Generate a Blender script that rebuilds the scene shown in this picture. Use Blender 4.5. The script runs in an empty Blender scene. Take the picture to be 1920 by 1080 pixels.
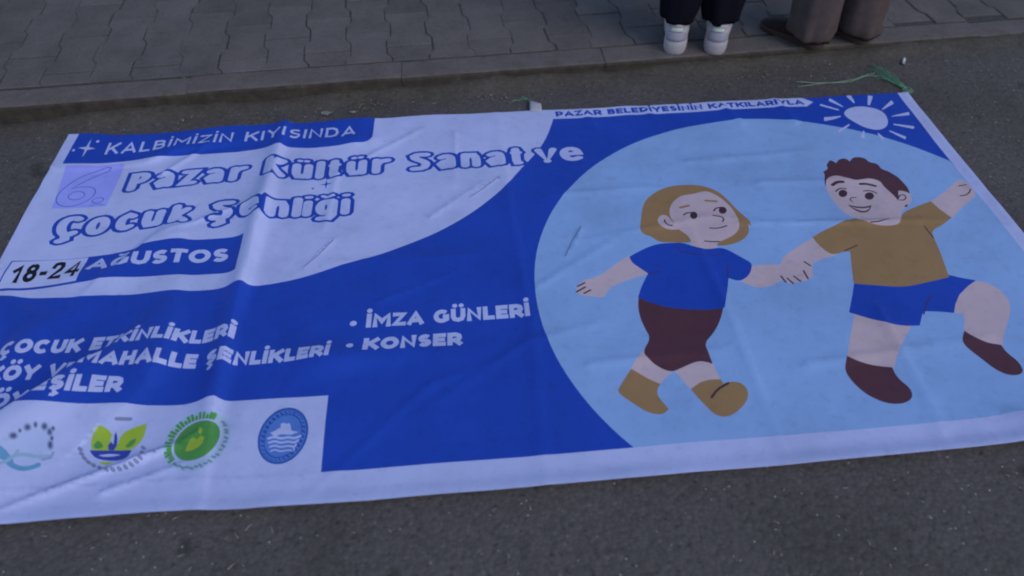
import bpy, bmesh, math, random
import numpy as np
from mathutils import Vector, Matrix, noise
from mathutils.geometry import delaunay_2d_cdt

R = math.radians
random.seed(7)
rng = np.random.default_rng(7)
scene = bpy.context.scene
COL = scene.collection

# ============================== camera =====================================
cam_data = bpy.data.cameras.new("camera")
cam_data.lens = 27.65
cam_data.sensor_width = 36.0
cam_data.clip_start = 0.05
cam_data.clip_end = 400.0
cam = bpy.data.objects.new("camera", cam_data)
COL.objects.link(cam)
_yaw, _pitch, _roll = -0.07293, R(45.247), -0.01269
_fw = Vector((-math.sin(_yaw)*math.cos(_pitch), math.cos(_yaw)*math.cos(_pitch), -math.sin(_pitch)))
_rt = Vector((math.cos(_yaw), math.sin(_yaw), 0))
_up = _rt.cross(_fw)
_r2 = _rt*math.cos(_roll) + _up*math.sin(_roll)
_u2 = _up*math.cos(_roll) - _rt*math.sin(_roll)
_m = Matrix((_r2, _u2, -_fw)).transposed().to_4x4()
_m.translation = Vector((1.3625, -0.9176, 1.5601))
cam.matrix_world = _m
cam_data.dof.use_dof = True
cam_data.dof.focus_distance = 2.35
cam_data.dof.aperture_fstop = 1.8
scene.camera = cam

# ============================== daylight ===================================
SUN_EL, SUN_AZ = R(38), R(138)          # azimuth of the sun, clockwise from +Y
world = bpy.data.worlds.new("World")
scene.world = world
world.use_nodes = True
_nt = world.node_tree
_sky = _nt.nodes.new("ShaderNodeTexSky")
_sky.sky_type = 'NISHITA'
_sky.sun_disc = False
_sky.sun_elevation = SUN_EL
_sky.sun_rotation = SUN_AZ
_sky.air_density = 1.0
_sky.dust_density = 0.6
_sky.ozone_density = 2.0
_bg = _nt.nodes["Background"]
_bg.inputs["Strength"].default_value = 0.10
_nt.links.new(_sky.outputs[0], _bg.inputs["Color"])
sun_data = bpy.data.lights.new("sun", 'SUN')
sun_data.energy = 0.6
sun_data.angle = R(38)
sun_data.color = (1.0, 0.96, 0.90)
sun = bpy.data.objects.new("sun", sun_data)
COL.objects.link(sun)
sun.rotation_euler = (Vector((math.sin(SUN_AZ)*math.cos(SUN_EL), math.cos(SUN_AZ)*math.cos(SUN_EL), math.sin(SUN_EL)))).to_track_quat('Z', 'Y').to_euler()
sun.location = (0, 0, 8)
scene.cycles.filter_width = 2.0
scene.view_settings.view_transform = 'Standard'
scene.view_settings.look = 'None'
scene.view_settings.gamma = 1.0
scene.view_settings.exposure = 0.57

# ============================== helpers ====================================
def mesh_obj(name, verts, faces, mats, parent=None, smooth=False, mat_idx=None):
    me = bpy.data.meshes.new(name)
    me.from_pydata([tuple(map(float, v)) for v in verts], [], faces)
    for m in (mats if isinstance(mats, (list, tuple)) else [mats]):
        me.materials.append(m)
    if mat_idx is not None:
        me.polygons.foreach_set("material_index", np.asarray(mat_idx, dtype=np.int32))
    if smooth:
        me.polygons.foreach_set("use_smooth", np.ones(len(me.polygons), dtype=bool))
    me.update()
    o = bpy.data.objects.new(name, me)
    COL.objects.link(o)
    if parent is not None:
        o.parent = parent
    return o

def bm_obj(name, bm, mats, parent=None, smooth=True):
    bmesh.ops.recalc_face_normals(bm, faces=bm.faces)
    me = bpy.data.meshes.new(name)
    bm.to_mesh(me); bm.free()
    for m in (mats if isinstance(mats, (list, tuple)) else [mats]):
        me.materials.append(m)
    if smooth:
        me.polygons.foreach_set("use_smooth", np.ones(len(me.polygons), dtype=bool))
    o = bpy.data.objects.new(name, me)
    COL.objects.link(o)
    if parent is not None:
        o.parent = parent
    return o

def thing(name, label, cat, loc=(0, 0, 0), rotz=0.0, group=None):
    o = bpy.data.objects.new(name, None)
    o.empty_display_size = 0.1
    COL.objects.link(o)
    o.location = loc; o.rotation_euler = (0, 0, rotz)
    o["label"] = label; o["category"] = cat
    if group: o["group"] = group
    return o

def tag(o, label, cat=None, group=None):
    o["label"] = label
    if cat: o["category"] = cat
    if group: o["group"] = group
    return o

def structure(o):
    o["kind"] = "structure"
    return o

def material(name, base, rough=0.7, spec=0.3):
    m = bpy.data.materials.new(name)
    m.use_nodes = True
    b = m.node_tree.nodes["Principled BSDF"]
    b.inputs["Base Color"].default_value = (*base, 1)
    b.inputs["Roughness"].default_value = rough
    b.inputs["Specular IOR Level"].default_value = spec
    return m, m.node_tree, b

def N(nt, kind, **kw):
    n = nt.nodes.new(kind)
    for k, v in kw.items():
        setattr(n, k, v)
    return n

def coords(nt, scale=1.0, obj=True):
    tc = N(nt, "ShaderNodeTexCoord")
    mp = N(nt, "ShaderNodeMapping")
    mp.inputs["Scale"].default_value = (scale,)*3 if not isinstance(scale, tuple) else scale
    nt.links.new(tc.outputs["Object" if obj else "Generated"], mp.inputs["Vector"])
    return mp.outputs["Vector"]

def noise_node(nt, vec, scale, detail=4, rough=0.6):
    n = N(nt, "ShaderNodeTexNoise")
    n.inputs["Scale"].default_value = scale
    n.inputs["Detail"].default_value = detail
    n.inputs["Roughness"].default_value = rough
    nt.links.new(vec, n.inputs["Vector"])
    return n.outputs["Fac"]

def ramp(nt, fac, stops):
    r = N(nt, "ShaderNodeValToRGB")
    el = r.color_ramp.elements
    while len(el) < len(stops):
        el.new(0.5)
    for e, (p, c) in zip(el, stops):
        e.position = p
        e.color = (*c, 1) if isinstance(c, tuple) else (c, c, c, 1)
    nt.links.new(fac, r.inputs["Fac"])
    return r.outputs["Color"]

def mix(nt, kind, fac, a, b):
    n = N(nt, "ShaderNodeMix", data_type='RGBA', blend_type=kind)
    for sock, val in ((n.inputs[0], fac), (n.inputs[6], a), (n.inputs[7], b)):
        if isinstance(val, (int, float)):
            sock.default_value = val if sock.type == 'VALUE' else (val, val, val, 1)
        elif isinstance(val, tuple):
            sock.default_value = (*val, 1)
        else:
            nt.links.new(val, sock)
    return n.outputs[2]

def bump(nt, bsdf, height, strength, dist):
    b = N(nt, "ShaderNodeBump")
    b.inputs["Strength"].default_value = strength
    b.inputs["Distance"].default_value = dist
    nt.links.new(height, b.inputs["Height"])
    nt.links.new(b.outputs["Normal"], bsdf.inputs["Normal"])

def maprange(nt, val, a, b, c, d):
    n = N(nt, "ShaderNodeMapRange")
    for i, x in enumerate((a, b, c, d)):
        n.inputs[1+i].default_value = x
    nt.links.new(val, n.inputs[0])
    return n.outputs[0]

def math_node(nt, op, a, b=None):
    n = N(nt, "ShaderNodeMath", operation=op)
    for i, x in enumerate((a, b)):
        if x is None: continue
        if isinstance(x, (int, float)): n.inputs[i].default_value = x
        else: nt.links.new(x, n.inputs[i])
    return n.outputs[0]

# ============================== the setting ================================
KERB_V0, KERB_S = 1.612, 0.066          # front line of the kerb: y = KERB_V0 + KERB_S * x
KA = math.atan(KERB_S)
def kerb_y(x): return KERB_V0 + KERB_S*x
def pave_z(x): return float(np.clip(0.0745-0.0135*x, 0.020, 0.115))

# -- asphalt -----------------------------------------------------------------
m_asphalt, nt, b = material("asphalt", (.1, .1, .1), .88, .25)
vec = coords(nt)
vor = N(nt, "ShaderNodeTexVoronoi"); vor.inputs["Scale"].default_value = 105
nt.links.new(vec, vor.inputs["Vector"])
stone = ramp(nt, vor.outputs["Color"], [(0.0, (.088, .074, .071)), (.45, (.112, .095, .090)), (.85, (.124, .105, .099)), (1.0, (.165, .142, .130))])
gap = ramp(nt, vor.outputs["Distance"], [(0.30, 1.0), (.8, .84)])
c1 = mix(nt, 'MULTIPLY', 1.0, stone, gap)
pits = ramp(nt, noise_node(nt, vec, 62, 2.5, .6), [(.27, .40), (.41, .96), (.75, 1.05)])
c2 = mix(nt, 'MULTIPLY', .85, c1, pits)
patch = ramp(nt, noise_node(nt, vec, 2.3, 5, .6), [(.30, .80), (.5, 1.0), (.72, 1.14)])
c3 = mix(nt, 'MULTIPLY', .9, c2, patch)
blots = ramp(nt, noise_node(nt, vec, 6.5, 2, .5), [(.27, .30), (.34, 1.0)])
c3 = mix(nt, 'MULTIPLY', .6, c3, blots)
fine = N(nt, "ShaderNodeTexVoronoi"); fine.inputs["Scale"].default_value = 170
nt.links.new(vec, fine.inputs["Vector"])
sep = N(nt, "ShaderNodeSeparateColor"); nt.links.new(fine.outputs["Color"], sep.inputs[0])
speck = math_node(nt, 'MULTIPLY', math_node(nt, 'GREATER_THAN', sep.outputs[0], .991), math_node(nt, 'LESS_THAN', fine.outputs["Distance"], .38))
c3 = mix(nt, 'MIX', speck, c3, (.34, .33, .30))
# brown dirt swept along the gutter
sx = N(nt, "ShaderNodeSeparateXYZ"); nt.links.new(vec, sx.inputs[0])
dk = math_node(nt, 'SUBTRACT', math_node(nt, 'SUBTRACT', sx.outputs[1], math_node(nt, 'MULTIPLY', sx.outputs[0], KERB_S)), KERB_V0)
wob = math_node(nt, 'MULTIPLY', math_node(nt, 'SUBTRACT', noise_node(nt, vec, 7, 5, .7), .5), .30)
dirt = maprange(nt, math_node(nt, 'ADD', dk, wob), -.13, -.005, 0, 1)
dirtcol = ramp(nt, noise_node(nt, vec, 60, 4, .7), [(.3, (.048, .040, .031)), (.55, (.080, .067, .051)), (.75, (.135, .115, .085))])
c4 = mix(nt, 'MIX', math_node(nt, 'MULTIPLY', dirt, .80), c3, dirtcol)
nt.links.new(c4, b.inputs["Base Color"])
hgt = math_node(nt, 'ADD', math_node(nt, 'MULTIPLY', vor.outputs["Distance"], -1.0), math_node(nt, 'MULTIPLY', noise_node(nt, vec, 46, 3, .65), 1.2))
bump(nt, b, hgt, .28, .004)

def ground():
    xs = np.concatenate([[-60, -20, -8, -4], np.linspace(-2.2, 5.2, 220), [7, 10, 22, 62]])
    ts = np.concatenate([[-60, -20, -8], np.linspace(-3.4, -.30, 12), np.linspace(-.26, 0.0, 14), [0.10]])
    V = []; F = []
    for t in ts:
        for x in xs:
            d = -t
            z = .034*math.exp(-(max(d, 0)/.055)**2)*(.55+.6*noise.noise(Vector((x*2.3, 0, 0)))+.35*noise.noise(Vector((x*11, t*9, 3))))
            z = max(z, 0)
            V.append((x, kerb_y(x)+t, z-0.0015*abs(noise.noise(Vector((x*1.3, t*1.3, 4))))))
    n = len(xs)
    for j in range(len(ts)-1):
        for i in range(n-1):
            F.append((j*n+i, j*n+i+1, j*n+n+i+1, j*n+n+i))
    return structure(mesh_obj("road", V, F, m_asphalt, smooth=True))
ground()

# -- kerb: a row of 0.765 m stones with open joints ---------------------------
m_kerb, nt, b = material("kerb_concrete", (.12, .12, .12), .9, .2)
vec = coords(nt)
kc = ramp(nt, noise_node(nt, vec, 14, 6, .7), [(.28, (0.1056, 0.0872, 0.0814)), (.5, (0.1344, 0.1113, 0.1056)), (.74, (0.162, 0.1344, 0.1265))])
kc = mix(nt, 'MULTIPLY', .8, kc, ramp(nt, noise_node(nt, vec, 120, 3, .7), [(.32, .55), (.45, 1.0)]))
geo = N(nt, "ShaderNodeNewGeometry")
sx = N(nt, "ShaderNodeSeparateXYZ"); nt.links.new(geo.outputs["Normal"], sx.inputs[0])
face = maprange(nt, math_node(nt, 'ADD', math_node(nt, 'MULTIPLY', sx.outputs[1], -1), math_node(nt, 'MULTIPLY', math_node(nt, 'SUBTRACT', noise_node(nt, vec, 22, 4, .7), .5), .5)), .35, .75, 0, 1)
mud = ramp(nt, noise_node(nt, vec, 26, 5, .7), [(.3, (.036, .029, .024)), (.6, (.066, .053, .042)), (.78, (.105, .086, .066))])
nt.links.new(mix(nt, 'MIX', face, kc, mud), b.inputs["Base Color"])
bump(nt, b, noise_node(nt, vec, 90, 5, .7), .35, .004)
KW = 0.118
def kerb():
    V = []; F = []
    x0 = 0.391-0.765*8
    for k in range(17):
        a, e = x0+k*.765+.001, x0+(k+1)*.765-.001
        m = 12
        dz = random.uniform(-.003, .002); dy = random.uniform(-.004, .002)
        prof0 = None
        for i in range(m+1):
            x = a+(e-a)*i/m
            top = pave_z(x)+dz-(.002 if i in (0, m) else 0)+.0015*noise.noise(Vector((x*8, k, 0)))
            fy = kerb_y(x)+dy+.003*noise.noise(Vector((x*9, k, 7)))+(.002 if i in (0, m) else 0)
            ring = [(fy+.004, -.10), (fy+.002, top*.45), (fy, top-.012), (fy+.004, top-.004), (fy+.014, top), (fy+KW*.5, top+.001), (fy+KW-.006, top), (fy+KW-.001, top-.006), (fy+KW, -.10)]
            base = len(V)
            V += [(x, y, z) for y, z in ring]
            if prof0 is not None:
                n = len(ring)
                for j in range(n-1):
                    F.append((prof0+j, base+j, base+j+1, prof0+j+1))
            else:
                F.append(tuple(range(base, base+len(ring))))
            prof0 = base
        F.append(tuple(reversed(range(prof0, prof0+9))))
    return structure(mesh_obj("kerb", V, F, m_kerb, smooth=False))
kerb()

# -- pavement: interlocking dumbbell pavers -----------------------------------
m_paver, nt, b = material("paver_concrete", (.12, .12, .12), .9, .2)
vec = coords(nt)
at = N(nt, "ShaderNodeAttribute", attribute_name="tint")
pc = ramp(nt, noise_node(nt, vec, 9, 6, .7), [(.28, (0.1008, 0.0851, 0.0825)), (.5, (0.1272, 0.1071, 0.1034)), (.74, (0.1536, 0.1292, 0.1232))])
pc = mix(nt, 'MULTIPLY', 1.0, pc, at.outputs["Color"])
pc = mix(nt, 'MULTIPLY', .8, pc, ramp(nt, noise_node(nt, vec, 150, 3, .7), [(.32, .55), (.46, 1.0), (.7, 1.1)]))
pc = mix(nt, 'MULTIPLY', .7, pc, ramp(nt, noise_node(nt, vec, 2.2, 4, .6), [(.3, .80), (.6, 1.05)]))
nt.links.new(pc, b.inputs["Base Color"])
bump(nt, b, noise_node(nt, vec, 110, 5, .7), .4, .004)
m_joint, nt, b = material("joint_dirt", (.05, .045, .035), .95, .1)
vec = coords(nt)
nt.links.new(ramp(nt, noise_node(nt, vec, 40, 5, .7), [(.3, (.056, .050, .049)), (.7, (.100, .090, .086))]), b.inputs["Base Color"])

def pavement():
    P, H, a = .1572, .276, .0095
    ca, sa = math.cos(KA), math.sin(KA)
    def place(p, q, z):                       # kerb frame -> world
        x = p*ca-q*sa; y = p*sa+q*ca
        return (x, y, pave_z(x)+z)
    q_edge = (KERB_V0+KW)*ca+.006
    V = []; F = []; T = []
    hw0 = [(P/2+a, -H/2), (P/2+a, -H*.25-.012), (P/2-a, -H*.25+.020), (P/2-a, H*.25-.020), (P/2+a, H*.25+.012), (P/2+a, H/2)]
    def inset(poly, d):
        out = []; n = len(poly)
        for i in range(n):
            p0, p1, p2 = (Vector(poly[i-1]), Vector(poly[i]), Vector(poly[(i+1) % n]))
            e1 = (p1-p0).normalized(); e2 = (p2-p1).normalized()
            n1 = Vector((-e1.y, e1.x)); n2 = Vector((-e2.y, e2.x))
            k = (n1+n2); k = k/max(.35, k.dot(n1))
            out.append((p1.x+k.x*d, p1.y+k.y*d))
        return out
    for col in range(-26, 42):
        cx = .050+col*P
        for row in range(-1, 14):
            cy = 1.825+H/2+row*H+(0 if col % 2 == 0 else .138)+.025*(cx-.5)
            if cy+H/2 < q_edge+.01: continue
            half = hw0
            lo = q_edge-cy
            if lo > -H/2:                          # block cut along the kerb
                half = []
                for (xa, ya), (xb, yb) in zip(hw0[:-1], hw0[1:]):
                    if yb <= lo+.004: continue
                    if ya < lo: half.append((xa+(xb-xa)*(lo-ya)/(yb-ya), lo))
                    elif not half: half.append((xa, ya))
                    half.append((xb, yb))
                if len(half) < 2: continue
            poly = half+[(-x, y) for x, y in reversed(half)]
            dz = random.uniform(-.0012, .0012); tx = random.uniform(-.008, .008); ty = random.uniform(-.006, .006)
            jx, jy, ro = random.uniform(-.002, .002), random.uniform(-.002, .002), random.uniform(-.008, .008)
            tint = random.gauss(1.0, .085)
            rings = []
            for d, z in ((.0016, -.02), (.0018, -.0022), (.0048, 0.0)):
                base = len(V)
                for (x, y) in inset(poly, d):
                    xr = x*math.cos(ro)-y*math.sin(ro)+jx; yr = x*math.sin(ro)+y*math.cos(ro)+jy
                    V.append(place(cx+xr, cy+yr, z+dz+tx*x+ty*y)); T.append(tint*(.93 if z < 0 else 1))
                rings.append(base)
            n = len(poly)
            for r0, r1 in zip(rings[:-1], rings[1:]):
                for i in range(n):
                    F.append((r0+i, r0+(i+1) % n, r1+(i+1) % n, r1+i))
            for i in range(n//2-1):
                F.append((rings[-1]+i, rings[-1]+i+1, rings[-1]+n-2-i, rings[-1]+n-1-i))
    o = mesh_obj("pavement", V, F, m_paver)
    at = o.data.color_attributes.new("tint", 'FLOAT_COLOR', 'POINT')
    at.data.foreach_set("color", np.array([(t, t, t, 1) for t in T], dtype=np.float32).ravel())
    structure(o)
    V = []; F = []
    xs = np.concatenate([[-60, -6], np.linspace(-4, 6.3, 30), [8, 62]])
    qs = [0, .5, 1.5, 3, 4.0, 60]
    for q in qs:
        for x in xs:
            V.append((x, kerb_y(x)+KW-.004+q, pave_z(x)-.0040))
    n = len(xs)
    for j in range(len(qs)-1):
        for i in range(n-1):
            F.append((j*n+i, j*n+i+1, j*n+n+i+1, j*n+n+i))
    structure(mesh_obj("pavement_bed", V, F, m_joint, smooth=True))
pavement()

# ============================== the banner =================================
# ---- how the cloth lies: in-plane drift and height of the folds -------------
def seg_ridge(u, v, pts, hs, wl, wr, power=1.5):
    """A fold along a polyline; wl / wr are its widths left and right of the walking direction."""
    best = np.full(u.shape, 9.0); hh = np.zeros(u.shape); side = np.zeros(u.shape)
    for (a, b, h0, h1) in zip(pts[:-1], pts[1:], hs[:-1], hs[1:]):
        dx, dy = b[0]-a[0], b[1]-a[1]; L2 = dx*dx+dy*dy
        t = np.clip(((u-a[0])*dx+(v-a[1])*dy)/L2, 0, 1)
        px, py = u-a[0]-t*dx, v-a[1]-t*dy
        d = np.hypot(px, py); m = d < best
        best = np.where(m, d, best); hh = np.where(m, h0+(h1-h0)*t, hh)
        side = np.where(m, dx*py-dy*px, side)
    w = np.where(side > 0, wl, wr)
    r = np.sqrt((best/w)**2+0.02)-0.1414
    return hh/(1+r**2)**power

def sstep(x, a, b):
    t = np.clip((x-a)/(b-a), 0, 1)
    return t*t*(3-2*t)

def vnoise(u, v, s, seed):
    """smooth value noise in -1..1"""
    x, y = u*s+31.7*seed, v*s+17.3*seed
    xi, yi = np.floor(x), np.floor(y); fx, fy = x-xi, y-yi
    fx, fy = fx*fx*(3-2*fx), fy*fy*(3-2*fy)
    def hsh(a, b):
        q = np.sin(a*127.1+b*311.7+seed*74.7)*43758.5453
        return (q-np.floor(q))*2-1
    return ((hsh(xi, yi)*(1-fx)+hsh(xi+1, yi)*fx)*(1-fy)
            + (hsh(xi, yi+1)*(1-fx)+hsh(xi+1, yi+1)*fx)*fy)

TOPD = ([0, .06, .17, .31, .46, .60, .75, 1.05, 1.34, 1.62, 2.4, 3.0],
        [.016, .020, .0, -.010, -.006, .0, .002, .010, .007, .001, -.006, -.012])
BOTD = ([0, .4, .77, 1.2, 1.6, 2.1, 2.6, 3.0], [0, 0, -.007, -.010, -.008, -.004, .006, .010])

def drift(u, v):
    dv = np.interp(u, *TOPD)*sstep(v, 1.38, 1.5) + np.interp(u, *BOTD)*sstep(v, .30, 0.0)
    dv = dv - .030*np.exp(-((u-.16)/.20)**2)*sstep(v, .84, .90)*(1-.6*sstep(v, 1.36, 1.5)) - .012*np.exp(-((u-.88)/.09)**2)*sstep(v, 1.05, 1.2)*(1-sstep(v, 1.36, 1.45))
    dv = dv + .0045*vnoise(u, v*0, 13.0, 8)*sstep(v, 1.22, 1.44)*sstep(u, 1.2, 1.7) + .0035*vnoise(u, v*0, 6.0, 9)*sstep(v, 1.25, 1.45) + .004*vnoise(u, v*0, 5.0, 11)*sstep(v, .2, .02)
    du = .006*vnoise(u, v, 2.2, 5)
    return du, dv

CREASE = [  # storage folds and stray creases: points, height, width
    ([(1.49, 1.5), (1.50, .9), (1.52, .45), (1.50, 0)], .0035, .022),
    ([(2.02, .95), (2.05, .5), (2.06, .05)], .004, .022),
    ([(2.45, .45), (2.44, .05)], .003, .022),
    ([(.98, .77), (1.30, .765), (1.52, .77)], .0035, .020),
    ([(2.18, .83), (2.55, .80), (2.80, .79)], .0055, .016),
    ([(1.70, .80), (2.10, .87), (2.25, .83)], .003, .018),
    ([(1.62, 1.02), (1.95, 1.03)], .003, .020),
    ([(1.55, .62), (1.8, .80)], .0025, .018),
    ([(2.1, 1.15), (2.5, 1.17)], .003, .022),
    ([(2.3, 1.02), (2.75, 1.0)], .003, .02),
    ([(1.65, .33), (2.0, .35)], .003, .02),
    ([(2.2, .28), (2.7, .33)], .003, .022),
    ([(1.1, .60), (1.32, .70)], .003, .012),
    ([(.98, .03), (1.25, .30), (1.4, .36)], .003, .02),
    ([(1.2, .2), (1.5, .42), (1.7, .47)], .0035, .02),
    ([(.30, .03), (.45, .09), (.57, .14), (.66, .17)], .007, .012),
    ([(.56, .13), (.70, .20)], .005, .010),
    ([(.52, .06), (.68, .12)], .004, .012),
    ([(.03, .079), (.5, .080), (1.0, .079)], .0012, .006),
    ([(.46, .94), (.60, 1.02), (.72, 1.07)], .006, .014),
    ([(1.25, .95), (1.42, 1.10)], .003, .015),
    ([(1.05, 1.28), (1.22, 1.42)], .004, .018),
    ([(.38, 1.26), (.50, 1.40)], .006, .016),
    ([(.95, 1.20), (.93, .92)], .004, .018),
    ([(1.34, 1.38), (1.33, 1.1)], .003, .016),
    ([(2.30, 1.46), (2.34, 1.36)], .006, .018),
    ([(2.02, 1.47), (2.05, 1.38)], .005, .018),
    ([(1.80, 1.48), (1.83, 1.38)], .004, .018),
    ([(2.50, 1.49), (2.53, 1.34)], .005, .02),
]

def height(u, v):
    u = np.asarray(u, float); v = np.asarray(v, float)
    z = np.full(u.shape, .006)
    z = z + seg_ridge(u, v, [(.752, 1.52), (.752, 1.43), (.742, 1.2), (.735, .98), (.728, .80), (.72, .64), (.72, .5), (.725, .40), (.725, .29), (.73, .18), (.74, -.05)],
                      [.014, .019, .028, .038, .032, .032, .026, .034, .030, .012, .0], .015, .040)
    z = np.maximum(z, .006 + seg_ridge(u, v, [(.02, -.02), (.13, .12), (.20, .205), (.27, .275), (.33, .345), (.385, .405), (.44, .47), (.50, .56), (.56, .66)],
                      [.03, .05, .062, .060, .057, .057, .034, .016, .0], .028, .115, 1.3))
    z = z + seg_ridge(u, v, [(.46, 1.0), (.50, .92), (.53, .75), (.555, .52), (.56, .42), (.53, .33), (.48, .25)],
                      [.004, .016, .008, .018, .030, .018, .008], .035, .06)
    z = z + .012*np.exp(-((u-.28)/.07)**2-((v-.77)/.05)**2)
    z = z + seg_ridge(u, v, [(.27, .66), (.345, .78), (.42, .90), (.47, .98)], [.002, .015, .018, .003], .018, .075)
    z = z + seg_ridge(u, v, [(.02, 1.33), (.30, 1.335), (.40, 1.38), (.55, 1.40), (.66, 1.42)], [.004, .010, .014, .009, .002], .05, .018)
    z = z + seg_ridge(u, v, [(.78, 1.42), (.90, 1.385), (1.05, 1.37)], [.004, .010, .012], .03, .05)
    z = z + seg_ridge(u, v, [(.03, .80), (.10, .66), (.22, .60), (.34, .66)], [.006, .012, .010, .003], .03, .07)
    z = z + seg_ridge(u, v, [(.04, .30), (.11, .42), (.20, .56)], [.006, .009, .004], .03, .05)
    z = z + .010*np.exp(-((u-.19)/.05)**2-((v-.50)/.09)**2)
    z = z + seg_ridge(u, v, [(1.02, 1.5), (1.00, 1.39), (.98, 1.33)], [.004, .007, .002], .03, .03)
    z = z + .016*np.exp(-((u-1.0)/.10)**2)*np.exp(-((v-.40)/.05)**2)
    z = z + .013*np.exp(-((u-1.15)/.25)**2)*np.exp(-((v-.41)/.035)**2)*.6
    # turned lower right corner
    z = z + seg_ridge(u, v, [(2.60, .100), (2.665, .052), (2.74, .042), (3.02, .040)], [.004, .028, .044, .050], .022, .045)
    for pts, hgt, w in CREASE:
        hgt = hgt*1.45; w = w*.62
        hs = [hgt*.3]+[hgt]*(len(pts)-2)+[hgt*.3] if len(pts) > 2 else [hgt, hgt*.6]
        z = z + seg_ridge(u, v, pts, hs, w, w*1.4)
    calm = .35+.65*sstep(u, 1.35, .75)
    z = z + calm*(.0045*vnoise(u, v, 4.3, 1)+.0030*vnoise(u*.6+v*.8, v*.6-u*.8, 9.0, 2)+.0012*vnoise(u, v, 19, 3))
    # rippled upper hem and lifted rim
    z = z + .0016*(1+vnoise(u, v*0, 7.5, 4))*sstep(v, 1.40, 1.5)
    z = z + (.004+.006*(1+vnoise(u, v*0, 3.0, 6)))*sstep(v, .055, 0.0)**1.5 + .003*(1+vnoise(v, u*0, 4.0, 12))*(sstep(u, 2.96, 3.0)+sstep(u, .05, 0))
    # wind slits stand up a little
    for (a, b) in SLIT:
        z = z + seg_ridge(u, v, [a, b], [.0015, .0035], .003, .010)
    return np.maximum(z, .0035)
SLIT = [((.884, .759), (.960, .866)), ((1.373, 1.029), (1.463, 1.115)), ((1.641, .735), (1.705, .859))]

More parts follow.
